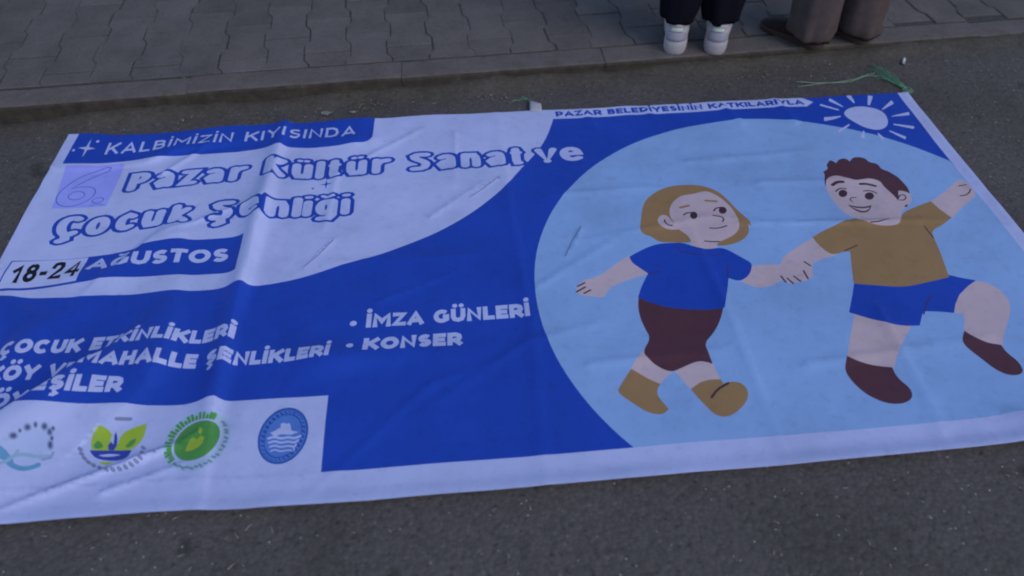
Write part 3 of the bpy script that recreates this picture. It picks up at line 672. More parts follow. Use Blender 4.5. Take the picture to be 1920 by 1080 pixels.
  ('wave_emblem', 'pale_navy', 'p', 0, 0, '3798,2248 3800,2223 3796,2201 3785,2184 3770,2175 3752,2174 3733,2182 3716,2197 3702,2218 3694,2242 3692,2267 3697,2289 3707,2306 3722,2316 3740,2317 3759,2309 3776,2294 3789,2273'),
  ('wave_emblem', 'slate', 'p', 0, 0, '3776,2247 3777,2233 3775,2220 3769,2210 3760,2204 3749,2204 3738,2208 3728,2217 3720,2230 3716,2244 3714,2258 3717,2271 3723,2281 3732,2286 3742,2287 3753,2283 3763,2274 3771,2261'),
  ('wave_emblem', 'pale_navy', 'p', 0, 0, '3156,2136 3158,2116 3154,2097 3146,2083 3134,2075 3120,2074 3105,2079 3091,2091 3081,2108 3074,2128 3073,2148 3076,2167 3085,2181 3097,2189 3111,2190 3126,2185 3139,2173 3150,2156'),
  ('wave_emblem', 'slate', 'p', 0, 0, '3139,2134 3140,2122 3138,2112 3133,2104 3126,2099 3118,2098 3109,2101 3101,2108 3095,2118 3091,2130 3091,2141 3093,2152 3098,2160 3105,2165 3113,2166 3122,2163 3129,2156 3136,2146'),
  ('wave_emblem', 'pale_navy', 'p', 0, 0, '3821,2006 3825,1977 3824,1951 3817,1932 3805,1921 3790,1921 3773,1930 3757,1949 3744,1974 3734,2003 3730,2032 3731,2058 3739,2077 3751,2088 3766,2088 3782,2079 3798,2060 3812,2035'),
  ('wave_emblem', 'slate', 'p', 0, 0, '3803,2006 3805,1989 3805,1973 3800,1962 3794,1956 3785,1956 3775,1961 3766,1972 3758,1987 3752,2004 3750,2021 3751,2036 3755,2047 3762,2053 3771,2054 3780,2048 3790,2037 3798,2022'),
  ('wave_emblem', 'teal', 'l', 11, 1, '2707,1545 2917,1536 3103,1341 3335,1253 3538,1291 3649,1355'),
  ('wave_emblem', 'teal', 'l', 12, 1, '2659,1778 2854,1672 3035,1481 3088,1402'),
  ('wave_emblem', 'pale_teal', 'l', 9, 1, '2745,1354 2984,1398 3121,1567 3325,1597 3589,1541 3799,1567'),
  ('wave_emblem', 'pale_teal', 'l', 8, 1, '3138,1568 3168,1672'),
  ('wave_emblem', 'pale_navy', 'l', 6, 1, '3710,1481 3863,1526 3889,1655'),
  ('sheet', 'ink', 'l', 1.8, 0, '8844,7590 9213,8043 9607,8616'),
  ('sheet', 'ink', 'l', 1.8, 0, '13733,10273 14176,10648 14633,11117'),
  ('sheet', 'ink', 'l', 1.8, 0, '16406,7336 16680,7986 17044,8562'),
]
FIELD_EDGE = [(1.6808, 1.4169), (1.6471, 1.3167), (1.5961, 1.2290), (1.5412, 1.1532), (1.5010, 1.0859), (1.4636, 1.0410), (1.3814, 0.9550), (1.2799, 0.8767), (1.1769, 0.8240), (1.0905, 0.7853), (1.0197, 0.7646), (0.9898, 0.7571)]

PRINT = {   # printed inks on white vinyl
    'white': (.512, .545, .87), 'blue': (.0165, .066, .46), 'sky': (.282, .437, .77),
    'mustard': (.355, .205, .094), 'brown': (.102, .039, .056), 'ink': (.07, .035, .05), 'skin': (.60, .45, .50),
    'black': (.012, .012, .018), 'number_paper': (.375, .385, .97), 'pen_blue': (.10, .13, .50), 'sticker_white': (.54, .57, .89),
    'leaf_green': (.40, .54, .05), 'dark_green': (.10, .33, .08), 'pale_green': (.40, .56, .70), 'navy': (.05, .07, .40), 'grey': (.24, .26, .44),
    'navy_blue': (.030, .095, .42), 'mid_blue': (.10, .22, .63), 'pale_navy': (.32, .36, .58), 'slate': (.10, .13, .28), 'teal': (.14, .34, .58), 'wash': (.475, .53, .83), 'pale_teal': (.32, .46, .66),
}
PMAT = {}
def print_mat(key):
    if key in PMAT: return PMAT[key]
    m, nt, b = material("vinyl_"+key, PRINT[key], .62, .14)
    vec = coords(nt)
    c = PRINT[key]
    col = ramp(nt, noise_node(nt, vec, 5, 4, .6), [(.3, tuple(x*.95 for x in c)), (.7, tuple(min(1, x*1.04) for x in c))])
    dust = ramp(nt, noise_node(nt, vec, 38, 5, .75), [(.34, .88), (.46, 1.0)])
    scuff = ramp(nt, noise_node(nt, vec, 3.1, 6, .72), [(.33, .90), (.50, 1.0), (.68, 1.03)])
    col = mix(nt, 'MULTIPLY', 1.0, col, scuff)
    col = mix(nt, 'MULTIPLY', .8, col, dust)
    nt.links.new(col, b.inputs["Base Color"])
    rr = ramp(nt, noise_node(nt, vec, 11, 4, .6), [(.3, .56), (.7, .70)])
    nt.links.new(rr, b.inputs["Roughness"])
    h = math_node(nt, 'ADD', noise_node(nt, vec, 9, 3, .5), math_node(nt, 'MULTIPLY', noise_node(nt, vec, 34, 3, .55), .22))
    bump(nt, b, h, .30, .012)
    PMAT[key] = m; m.name = 'vinyl_'+key
    return m

SHAPES = []      # in painting order: (part, colour, [outer loops], [hole loops])

def put(part, col, outer, holes=()):
    cl = lambda L: [(min(max(x, 0.0), 3.0), min(max(y, 0.0), 1.5)) for x, y in L]
    SHAPES.append((part, col, [cl(o) for o in outer], [cl(h) for h in holes]))

def chaikin(P, closed=True):
    """round a traced outline but keep its sharp corners"""
    n = len(P); out = []
    for i in range(n):
        a, b, c = Vector(P[i-1]), Vector(P[i]), Vector(P[(i+1) % n])
        if not closed and i in (0, n-1):
            out.append(tuple(b)); continue
        e1, e2 = b-a, c-b
        if e1.length < 1e-6 or e2.length < 1e-6 or e1.angle(e2) > R(62):
            out.append(tuple(b))
        else:
            out.append(tuple(b-e1*.25)); out.append(tuple(b+e2*.25))
    return out

def pen_outline(P, w, cap='flat'):
    """outline polygon of an open polyline drawn with a pen of width w"""
    P = [Vector(p) for p in P]
    Q = [P[0]]
    for p in P[1:]:
        if (p-Q[-1]).length > 1e-5: Q.append(p)
    P = Q
    if len(P) < 2: return []
    h = w/2
    if cap == 'square':
        P[0] = P[0]+(P[0]-P[1]).normalized()*h; P[-1] = P[-1]+(P[-1]-P[-2]).normalized()*h
    L = []; Rr = []
    for i, p in enumerate(P):
        if i == 0: t = (P[1]-p).normalized(); n = Vector((-t.y, t.x)); k = n
        elif i == len(P)-1: t = (p-P[i-1]).normalized(); n = Vector((-t.y, t.x)); k = n
        else:
            t1 = (p-P[i-1]).normalized(); t2 = (P[i+1]-p).normalized()
            n1 = Vector((-t1.y, t1.x)); n2 = Vector((-t2.y, t2.x)); k = n1+n2
            d = k.dot(n1)
            k = k/max(d, .55)
        L.append(p+k*h); Rr.append(p-k*h)
    def arc(c, start, n=4):
        out = []
        a0 = math.atan2(start.y, start.x)
        for i in range(1, n):
            a = a0-math.pi*i/n
            out.append(Vector((c.x+h*math.cos(a), c.y+h*math.sin(a))))
        return out
    poly = L[:]
    if cap == 'round': poly += arc(P[-1], L[-1]-P[-1])
    poly += Rr[::-1]
    if cap == 'round': poly += arc(P[0], Rr[0]-P[0])
    return [tuple(p) for p in poly]

def disc(c, r, n=10, ry=None):
    ry = r if ry is None else ry
    return [(c[0]+r*math.cos(2*math.pi*(i+.13)/n), c[1]+ry*math.sin(2*math.pi*(i+.13)/n)) for i in range(n)]

# ---- lettering: every glyph is a set of pen strokes in a unit box -----------
def ark(cx, cy, rx, ry, a0, a1, n=12):
    return [(cx+rx*math.cos(R(a0+(a1-a0)*i/n)), cy+ry*math.sin(R(a0+(a1-a0)*i/n))) for i in range(n+1)]
RING = ark(.5, .5, .5, .5, 90, 450, 18)
S_CAP = [(.94, .88)]+ark(.52, .76, .46, .24, 60, 200, 6)+[(.16, .58), (.5, .5), (.86, .42)]+ark(.50, .26, .48, .26, 30, -130, 7)+[(.04, .14)]
CAPS = {
 'A': (.98, [[(0, 0), (.5, 1), (1, 0)], [(.2, .26), (.8, .26)]]),
 'B': (.80, [[(0, 0), (0, 1), (.62, 1), (.88, .90), (.90, .66), (.66, .53), (.02, .53)], [(.6, .53), (.95, .42), (1, .18), (.78, 0), (0, 0)]]),
 'C': (.92, [ark(.53, .5, .53, .5, 45, 315, 14)]),
 'D': (.92, [[(0, 0), (0, 1), (.48, 1), (.84, .86), (1, .5), (.84, .14), (.48, 0), (0, 0)]]),
 'E': (.74, [[(1, 1), (0, 1), (0, 0), (1, 0)], [(0, .5), (.88, .5)]]),
 'G': (.96, [ark(.53, .5, .53, .5, 45, 305, 13)+[(.97, .16), (.97, .46), (.62, .46)]]),
 'H': (.88, [[(0, 0), (0, 1)], [(1, 0), (1, 1)], [(0, .5), (1, .5)]]),
 'I': (0, [[(.5, 0), (.5, 1)]]),
 'K': (.90, [[(0, 0), (0, 1)], [(1, 1), (.02, .36)], [(.36, .58), (1, 0)]]),
 'L': (.70, [[(0, 1), (0, 0), (1, 0)]]),
 'M': (1.08, [[(0, 0), (0, 1), (.5, .36), (1, 1), (1, 0)]]),
 'N': (.90, [[(0, 0), (0, 1), (1, 0), (1, 1)]]),
 'O': (1.04, [RING]),
 'P': (.80, [[(0, 0), (0, 1), (.6, 1), (.92, .88), (1, .66), (.9, .44), (.6, .33), (0, .33)]]),
 'R': (.84, [[(0, 0), (0, 1), (.6, 1), (.92, .88), (1, .67), (.88, .45), (.6, .35), (0, .35)], [(.55, .35), (1, 0)]]),
 'S': (.78, [S_CAP]),
 'T': (.80, [[(0, 1), (1, 1)], [(.5, 1), (.5, 0)]]),
 'U': (.88, [[(0, 1), (0, .36), (.14, .1), (.5, 0), (.86, .1), (1, .36), (1, 1)]]),
 'V': (.98, [[(0, 1), (.5, 0), (1, 1)]]),
 'Y': (.92, [[(0, 1), (.5, .42), (1, 1)], [(.5, .42), (.5, 0)]]),
 'Z': (.80, [[(0, 1), (1, 1), (0, 0), (1, 0)]]),
 '1': (.48, [[(0, .70), (.45, .82), (.86, 1), (.86, 0)]]),
 '8': (.66, [ark(.5, .76, .44, .24, 90, 450, 12), ark(.5, .27, .5, .27, 90, 450, 12)]),
 '-': (.36, [[(0, .36), (1, .36)]]),
 '2': (.66, [[(.03, .76), (.12, .93), (.45, 1), (.85, .95), (.98, .74), (.85, .5), (.02, 0), (1, 0)]]),
 '4': (.72, [[(.76, 0), (.76, 1), (0, .26), (1, .26)]]),
}
SPECIAL = {'Ç': ('C', 'ced'), 'Ş': ('S', 'ced'), 'Ğ': ('G', 'breve'), 'İ': ('I', 'dot'), 'Ö': ('O', 'dots'), 'Ü': ('U', 'dots')}
def caps(part, col, text, u0, u1, base, cap, pen, gap=.16, rise=0.0, lean=0.0):
    p = pen/cap
    items = []; x = 0
    for ch in text:
        if ch == ' ': x += .42+gap; continue
        b, mark = SPECIAL.get(ch, (ch, None))
        W = max(CAPS[b][0], p)
        items.append((x, W, b, mark)); x += W+gap
    total = x-gap; sx = (u1-u0)/total
    def at(X, Y): return (u0+X*sx+lean*Y*cap, base+Y*cap+rise*(X/total))
    kx = sx/cap; px = p                      # the pen is stretched with the letters
    def draw(pts, w, end):
        return [(x*kx, y) for x, y in pen_outline([(x/kx, y) for x, y in pts], w, end)]
    for x0, W, b, mark in items:
        loops = []
        for st in CAPS[b][1]:
            pts = [at(x0+(px/2+X*(W-px) if W > px else W/2), p/2+Y*(1-p)) for X, Y in st]
            loops.append(draw(pts, pen, 'square' if len(st) < 9 and b not in 'CGS' else 'flat'))
        cx = x0+W/2
        if mark == 'dot': loops.append(disc(at(cx, 1.22), pen*.58*kx, 8, pen*.58))
        if mark == 'dots':
            for d in (-.2, .2): loops.append(disc(at(cx+d, 1.22), pen*.55*kx, 8, pen*.55))
        if mark == 'breve': loops.append(pen_outline([at(cx-.24, 1.30), at(cx-.12, 1.17), at(cx+.12, 1.17), at(cx+.24, 1.30)], pen*.7))
        if mark == 'ced': loops.append(pen_outline([at(cx, .02), at(cx+.02, -.10), at(cx+.14, -.19), at(cx+.02, -.29), at(cx-.16, -.27)], pen*.62))
        for L in loops:
            if len(L) > 2: put(part, col, [L])

# rounded chunky title letters: y in x-heights (0..1, ascender 1.45)
CH = {
 'P': (1.05, [[(0, 0), (0, 1.42), (.65, 1.42), (1, 1.2), (1, .85), (.65, .62), (0, .62)]]),
 'K': (1.10, [[(0, 0), (0, 1.42)], [(1, 1.42), (.1, .66), (1, 0)]]),
 'S': (1.15, [[(1, 1.38), (.3, 1.42), (.02, 1.18), (.12, .88), (.8, .62), (1, .36), (.75, .02), (0, 0)]]),
 'Ş': (1.15, [[(1, 1.38), (.3, 1.42), (.02, 1.18), (.12, .88), (.8, .62), (1, .36), (.75, .02), (0, 0)], [(.5, 0), (.62, -.34), (.28, -.48)]]),
 'Ç': (1.15, [[(1, 1.25), (.75, 1.42), (.3, 1.34), (.02, .92), (.02, .48), (.3, .06), (.75, 0), (1, .14)], [(.5, 0), (.6, -.34), (.26, -.48)]]),
 'a': (1.05, [[(.08, .88), (.5, 1), (.9, .86), (1, .5), (1, 0)], [(1, .5), (.4, .54), (.04, .3), (.3, .02), (.75, .06), (1, .3)]]),
 'z': (1.0, [[(0, 1), (1, 1), (0, 0), (1, 0)]]),
 'r': (1.0, [[(0, 0), (0, 1)], [(0, .60), (.35, .92), (1, .96)]]),
 'ü': (1.05, [[(0, 1), (0, .3), (.25, 0), (.7, 0), (1, .32)], [(1, 1), (1, 0)], ([(.16, 1.68), (.26, 1.68)], .62), ([(.74, 1.68), (.84, 1.68)], .62)]),
 'u': (1.05, [[(0, 1), (0, .3), (.25, 0), (.7, 0), (1, .32)], [(1, 1), (1, 0)]]),
 'l': (.10, [[(.5, 0), (.5, 1.45)]]),
 't': (.62, [[(.40, 1.45), (.40, .2), (.6, 0), (1, 0)], [(0, .95), (1, .95)]]),
 'n': (1.05, [[(0, 0), (0, 1)], [(0, .62), (.3, .98), (.75, .98), (1, .68), (1, 0)]]),
 'v': (1.75, [[(0, 1), (.5, 0), (1, 1)]]),
 'e': (1.05, [[(.05, .50), (.98, .52), (.88, .86), (.5, 1), (.12, .84), (0, .48), (.2, .10), (.6, 0), (.96, .12)]]),
 'o': (1.10, [RING]),
 'c': (.95, [[(1, .88), (.6, 1), (.15, .84), (0, .5), (.15, .14), (.6, 0), (1, .1)]]),
 'k': (1.0, [[(0, 0), (0, 1.45)], [(.95, 1.0), (.1, .48), (1, 0)]]),
 'i': (.10, [[(.5, 0), (.5, 1)], ([(.2, 1.74), (.8, 1.74)], .72)]),
 'ğ': (1.08, [[(1, 1), (1, -.12), (.72, -.42), (.08, -.40)], ark(.47, .5, .47, .5, 0, 360, 14), ([(.12, 1.80), (.36, 1.62), (.66, 1.62), (.9, 1.80)], .55)]),
}
TITLE_LINE = []
KX = 1.42
def chunky(text, u0, u1, base, xh, pen, rim, over=.10, word=None):
    full = pen+2*rim
    p = full/xh
    items = []; x = 0
    for ch in text:
        W = CH[ch][0]*.60+p
        items.append((x, W, ch)); x += W-over
    total = x+over; sx = (u1-u0)/total
    px = full*KX/sx
    for x0, W, ch in items:
        for st in CH[ch][1]:
            k = 1.0
            if isinstance(st, tuple): st, k = st
            f = lambda Y: Y if Y <= 1 else 1+(Y-1)*.60
            pts = [(u0+(x0+px/2+X*(W-px))*sx, base+full/2+f(Y)*(xh-full)) for X, Y in st]
            if len(pts) > 4: pts = chaikin(pts, False)
            TITLE_LINE.append((word or text, pts, pen*k, pen*k+2*rim))
def title_pen(pts, w):
    return [(x*KX, y) for x, y in pen_outline([(x/KX, y) for x, y in pts], w, 'round')]

# ---- fields ------------------------------------------------------------------
R_IN, B_IN = 2.962, .081
put('sheet', 'white', [[(0, 0), (3, 0), (3, 1.5), (0, 1.5)]])
edge = FIELD_EDGE+[(.979, .752), (.908, .722), (.83, .702), (.74, .692), (.65, .684), (.5, .682), (.38, .680), (.27, .688), (.18, .698), (.036, .716)]
edge = chaikin(chaikin(edge, False), False)
put('sheet', 'blue', [[(R_IN, B_IN), (R_IN, 1.5), (2.60, 1.5), (2.632, 1.473), (2.60, 1.443), (1.688, 1.443)]+edge+[(.036, .290), (.9985, .290), (.9985, B_IN)]])
cen = (2.336, .578)
put('sheet', 'sky', [[(min(cen[0]+.797*math.cos(a), R_IN), max(cen[1]+.797*math.sin(a), B_IN)) for a in np.linspace(0, 2*math.pi, 140, endpoint=False)]])
bar = [(.034, 1.5), (.034, 1.350), (.95, 1.352)]+[(1.02+.034*math.cos(a), 1.386+.034*math.sin(a)) for a in np.linspace(-math.pi/2, 0, 6)]+[(1.056, 1.5)]
put('heading_bar', 'blue', [bar])
# sparkle and its two dots
def sparkle(part, col, c, rx, ry):
    P = []
    for i in range(8):
        a = i*math.pi/4; k = 1 if i % 2 == 0 else .20
        P.append((c[0]+rx*k*math.cos(a), c[1]+ry*k*math.sin(a)))
    put(part, col, [P])
sparkle('sparkle#1', 'white', (.087, 1.430), .030, .043)
put('sparkle#1', 'white', [disc((.113, 1.462), .006, 8)]); put('sparkle#1', 'white', [disc((.046, 1.420), .005, 8)])
caps('heading_lettering', 'white', 'KALBİMİZİN KIYISINDA', .156, .995, 1.402, .055, .0098, .22)
# date bar and sticker
put('date_bar', 'blue', [[(.036, .730), (.26, .744), (.45, .748), (.698, .745), (.698, .902), (.50, .895), (.45, .891), (.35, .882), (.26, .878), (.036, .868)]])
caps('date_lettering', 'white', 'AĞUSTOS', .262, .664, .797, .054, .0145, .09)
put('date_sticker', 'blue', [[(.034, .731), (.254, .744), (.254, .878), (.034, .866)]])
put('date_sticker', 'sticker_white', [[(.038, .740), (.250, .752), (.250, .873), (.038, .861)]])
caps('sticker_numerals', 'black', '18-24', .056, .243, .763, .076, .0160, .13, .012)
# event lines
W1 = dict(pen=.0136, gap=.085)
caps('event_lettering#1', 'white', 'ÇOCUK ETKİNLİKLERİ', .136, .736, .485, .046, **W1)
caps('event_lettering#2', 'white', 'KÖY VE MAHALLE ŞENLİKLERİ', .136, .990, .403, .046, **W1)
caps('event_lettering#3', 'white', 'SÖYLEŞİLER', .136, .500, .321, .046, **W1)
caps('event_lettering#4', 'white', 'İMZA GÜNLERİ', 1.074, 1.516, .506, .049, .0145, .085)
caps('event_lettering#5', 'white', 'KONSER', 1.073, 1.330, .420, .048, .0145, .085)
for i, c in enumerate(((1.040, .523), (1.039, .440), (.085, .505), (.085, .424), (.085, .342))):
    put(f'bullet#{i}', 'white', [disc(c, .0095, 10)])
caps('sponsor_lettering', 'blue', 'PAZAR BELEDİYESİNİN KATKILARIYLA', 1.700, 2.596, 1.456, .033, .0090, .10)
# number sheet
put('number_sheet', 'number_paper', [[(.070, 1.122), (.236, 1.118), (.240, 1.338), (.050, 1.338)]])
SIX = [(.185, 1.325), (.14, 1.305), (.10, 1.265), (.073, 1.215), (.066, 1.175), (.080, 1.142), (.112, 1.128), (.148, 1.136), (.176, 1.160), (.186, 1.190), (.176, 1.218), (.150, 1.230), (.118, 1.226), (.10, 1.218), (.13, 1.252), (.165, 1.290), (.198, 1.312), (.200, 1.324), (.185, 1.325)]
SIX = chaikin(chaikin(SIX, False), False)
put('numeral', 'pen_blue', [pen_outline(SIX, .0032)])
put('numeral', 'pen_blue', [disc((.128, 1.184), .0265, 16, .022)]); put('numeral', 'number_paper', [disc((.128, 1.184), .0235, 16, .019)])
put('numeral', 'pen_blue', [disc((.203, 1.152), .0180, 14, .0155)]); put('numeral', 'number_paper', [disc((.203, 1.152), .0152, 14, .0125)])
put('numeral', 'pen_blue', [pen_outline([(.185, 1.128), (.205, 1.131), (.224, 1.129)], .0022)])
# title
chunky('Pazar', .262, .670, 1.176, .099, .0205, .0090)
chunky('Kültür', .700, 1.137, 1.176, .099, .0205, .0090)
chunky('Sanat', 1.170, 1.574, 1.178, .099, .0205, .0090)
chunky('v', 1.590, 1.690, 1.180, .100, .0190, .0080, .04, 've')
chunky('e', 1.672, 1.774, 1.182, .100, .0195, .0080, .04, 've')
chunky('Çocuk', .102, .525, .976, .099, .0205, .0090)
chunky('Şenliği', .560, 1.006, .976, .099, .0205, .0090)
for key, col, q in (('title_word#', 'blue', 3), ('letter_fill#', 'white', 2)):
    for row in TITLE_LINE:
        w = row[q]
        put(key+row[0], col, [title_pen(row[1], w)])
        for c in row[1][1:-1]: put(key+row[0], col, [disc(c, w/2*KX, 12, w/2)])
sparkle('sparkle#2', 'blue', (.917, 1.150), .022, .026)
put('sparkle#2', 'blue', [disc((.876, 1.132), .0045, 8)])
# traced pictures and emblems
_count = {}
for part, col, kind, w, smooth, pts in ART:
    P = [tuple(int(q)/1e4 for q in t.split(',')) for t in pts.split()]
    if part.split('_')[-1] in ('boot', 'shoe', 'arm', 'leg'):
        if col != 'ink': _count[part] = _count.get(part, 0)+1
        part = f'{part}#{_count[part]}'
    if kind == 'p':
        if smooth: P = chaikin(chaikin(P))
        put(part, col, [P])
    else:
        if smooth and len(P) > 2: P = chaikin(P, False)
        put(part, col, [pen_outline(P, w/1000.0, 'round')])

def winding(px, py, loop):
    """non-zero winding test for many points"""
    L = np.asarray(loop); x0, y0 = L[:, 0], L[:, 1]; x1, y1 = np.roll(x0, -1), np.roll(y0, -1)
    wn = np.zeros(px.shape, int)
    for a, b, c, d in zip(x0, y0, x1, y1):
        cr = (c-a)*(py-b)-(px-a)*(d-b)
        wn += ((b <= py) & (d > py) & (cr > 0)).astype(int)
        wn -= ((b > py) & (d <= py) & (cr < 0)).astype(int)
    return wn != 0

def build_banner():
    verts = []; edges = []
    def loop(L):
        D = []
        for (x, y), (x2, y2) in zip(L, L[1:]+L[:1]):
            m = max(1, int(math.ceil(math.hypot(x2-x, y2-y)/(.009 if x < 1.12 else .013))))
            D += [(x+(x2-x)*i/m, y+(y2-y)*i/m) for i in range(m)]
        L = D
        s = len(verts); verts.extend(Vector((x, y)) for x, y in L)
        n = len(L); edges.extend((s+i, s+(i+1) % n) for i in range(n))
    for part, col, outer, holes in SHAPES:
        for L in outer+holes: loop(L)
    # cloth grid, finer where it is folded
    def grid(u0, u1, step, ve=0):
        for u in np.arange(u0, u1, step):
            for v in np.arange(step*.5, 1.5, step):
                verts.append(Vector((float(u+rng.uniform(-.2, .2)*step), float(v+rng.uniform(-.2, .2)*step))))
    grid(.005, 1.1, .0085); grid(1.105, 2.998, .0125)
    for u in np.arange(.01, 3.0, .01):
        verts.append(Vector((float(u), 0.0))); verts.append(Vector((float(u), 1.5)))
    for v in np.arange(.01, 1.5, .01):
        verts.append(Vector((0.0, float(v)))); verts.append(Vector((3.0, float(v))))
    ov, oe, of, *_ = delaunay_2d_cdt(verts, edges, [], 0, 1e-5)
    P = np.array([(p.x, p.y) for p in ov]); F = np.array(of, dtype=int)
    cx = P[F].mean(axis=1)
    area = np.cross(P[F[:, 1]]-P[F[:, 0]], P[F[:, 2]]-P[F[:, 0]])
    owner = np.zeros(len(F), int)
    order = np.argsort(cx[:, 0]); sx_ = cx[order, 0]
    for k, (part, col, outer, holes) in enumerate(SHAPES):
        A = np.array(outer[0]); lo, hi = A.min(0), A.max(0)
        i0, i1 = np.searchsorted(sx_, lo[0]), np.searchsorted(sx_, hi[0])
        idx = order[i0:i1]
        idx = idx[(cx[idx, 1] >= lo[1]) & (cx[idx, 1] <= hi[1])]
        if len(idx): owner[idx[winding(cx[idx, 0], cx[idx, 1], outer[0])]] = k
    F[area < 0] = F[area < 0][:, ::-1]
    U, Vv = P[:, 0], P[:, 1]
    du, dv = drift(U, Vv); Z = height(U, Vv); e = .002
    gx = (height(U+e, Vv)-height(U-e, Vv))/(2*e); gy = (height(U, Vv+e)-height(U, Vv-e))/(2*e)
    NRM = np.stack([-gx, -gy, np.ones_like(gx)], 1); NRM /= np.linalg.norm(NRM, axis=1)[:, None]
    X = np.stack([U+du, Vv+dv, Z], 1)
    root = thing("banner", "large blue and white printed festival banner with two cartoon children, spread on the asphalt", "banner")
    part_of = np.array([0]*len(SHAPES)); names = []
    for k, s in enumerate(SHAPES):
        if s[0] not in names: names.append(s[0])
        part_of[k] = names.index(s[0])
    fp = part_of[owner]
    NAME = {'sheet': 'sheet', 'girl': 'face', 'boy': 'face', 'girl_arm': 'arm', 'boy_arm': 'arm', 'girl_leg': 'leg', 'boy_leg': 'leg', 'girl_boot': 'boot', 'boy_shoe': 'shoe', 'event_lettering': 'lettering', 'sponsor_lettering': 'lettering', 'sun': 'printed_sun', 'girl_hair': 'hair', 'girl_shirt': 'shirt', 'girl_trousers': 'trousers',
            'boy_hair': 'hair', 'boy_shirt': 'shirt', 'boy_shorts': 'shorts', 'leaf_emblem': 'emblem', 'tea_emblem': 'emblem', 'sea_emblem': 'emblem', 'wave_emblem': 'emblem',
            'date_lettering': 'lettering', 'heading_lettering': 'lettering', 'sticker_numerals': 'numerals', 'title_word': 'title_word'}
    PARENT = {'heading_lettering': 'heading_bar', 'sparkle#1': 'heading_bar', 'date_lettering': 'date_bar', 'sticker_numerals': 'date_sticker', 'numeral': 'number_sheet'}
    LABEL = {'girl': 'printed girl with mustard hair, blue shirt and brown trousers', 'boy': 'printed boy with brown hair, mustard shirt and blue shorts', 'sun': 'printed white sun with short rays',
             'leaf_emblem': 'round emblem of two green leaves over dark blue water', 'tea_emblem': 'oval green emblem with a yellow leaf', 'sea_emblem': 'round blue emblem with white waves', 'wave_emblem': 'pale emblem of dark dots above teal waves',
             'number_sheet': 'violet paper square with a hand drawn 6', 'date_sticker': 'white sticker with black numerals 18-24',              'sponsor_lettering': 'small blue capitals along the upper hem', 'heading_bar': 'blue heading bar in the upper corner', 'date_bar': 'blue bar behind the month name'}
    objs = {}
    for pi, nm in enumerate(names):
        fi = np.nonzero(fp == pi)[0]
        if not len(fi): continue
        cols = []; mi = np.zeros(len(fi), int)
        for j, k in enumerate(owner[fi]):
            c = SHAPES[k][1]
            if c not in cols: cols.append(c)
            mi[j] = cols.index(c)
        used, inv = np.unique(F[fi].ravel(), return_inverse=True)
        tri = inv.reshape(-1, 3)
        V = X[used].tolist(); FF = tri.tolist(); NN = NRM[used].tolist(); mi = mi.tolist()
        if nm == 'sheet':           # the thickness of the vinyl along its rim
            per = [(float(u), 0.0) for u in np.arange(0, 3.0, .01)]+[(3.0, float(v)) for v in np.arange(0, 1.5, .01)]+[(float(u), 1.5) for u in np.arange(3.0, 0, -.01)]+[(0.0, float(v)) for v in np.arange(1.5, 0, -.01)]
            pu = np.array(per); a, b_ = drift(pu[:, 0], pu[:, 1]); zz = height(pu[:, 0], pu[:, 1])
            s = len(V); n = len(per)
            for i in range(n):
                x, y = pu[i, 0]+a[i], pu[i, 1]+b_[i]
                ou = Vector((pu[i, 0]-1.5, (pu[i, 1]-.75)*2, 0)).normalized()
                V.append((x, y, zz[i])); V.append((x+ou.x*.0004, y+ou.y*.0004, zz[i]-.0014)); NN.append(tuple(ou)); NN.append(tuple(ou))
            for i in range(n):
                j = (i+1) % n
                FF.append((s+2*i, s+2*i+1, s+2*j+1, s+2*j)); mi.append(0)
        stem = nm.split('#')[0]
        name = NAME.get(stem, stem)
        o = mesh_obj(name, V, FF, [print_mat(c) for c in cols], None, True, mi)
        o.data.normals_split_custom_set_from_vertices(NN)
        if nm in LABEL and nm not in ('girl', 'boy'): o["label"] = LABEL[nm]
        objs[nm] = o
    for wd in ('Pazar', 'Kültür', 'Sanat', 've', 'Çocuk', 'Şenliği'):
        PARENT['letter_fill#'+wd] = 'title_word#'+wd
        objs['title_word#'+wd]["label"] = f"rounded title word reading {wd}, white with a blue outline"
    for kid in ('girl', 'boy'):
        e_ = bpy.data.objects.new('printed_'+kid, None); COL.objects.link(e_); e_.parent = root; e_.empty_display_size = .1
        e_["label"] = LABEL[kid]; objs['printed_'+kid] = e_
        for nm in objs:
            if nm == kid or nm.startswith(kid+'_'): PARENT[nm] = 'printed_'+kid
    for nm, o in objs.items():
        if nm in ('printed_girl', 'printed_boy'): continue
        o.parent = objs[PARENT[nm]] if nm in PARENT else root
    return root
banner = build_banner()

# ============================== people =====================================
def plain(name, base, rough=.85, spec=.2, var=.12, scale=60, bmp=.25, bd=.002):
    m, nt, b = material(name, base, rough, spec)
    vec = coords(nt)
    lo = tuple(x*(1-var) for x in base); hi = tuple(min(1, x*(1+var)) for x in base)
    nt.links.new(ramp(nt, noise_node(nt, vec, scale, 4, .65), [(.3, lo), (.7, hi)]), b.inputs["Base Color"])
    bump(nt, b, noise_node(nt, vec, scale*3, 3, .6), bmp, bd)
    return m
m_navy = plain("navy_denim", (.0085, .0072, .0125), .95, .05)
m_brown = plain("brown_wool", (.092, .068, .066), .95, .05, .15, 30)
m_skin = plain("skin", (.50, .33, .26), .55, .4, .06)
m_white_leather = plain("white_leather", (.41, .37, .40), .6, .3, .08, 40)
m_sole = plain("white_rubber", (.40, .35, .37), .7, .3, .10, 50)
m_lav = plain("lavender_patch", (.315, .285, .345), .55, .4, .06)
m_shine = plain("pale_green_foil", (.52, .55, .45), .32, .5, .08)
m_brown_shoe = plain("brown_leather", (.030, .018, .018), .8, .15, .15)
m_tan_sole = plain("tan_sole", (.060, .036, .034), .8, .2, .1)
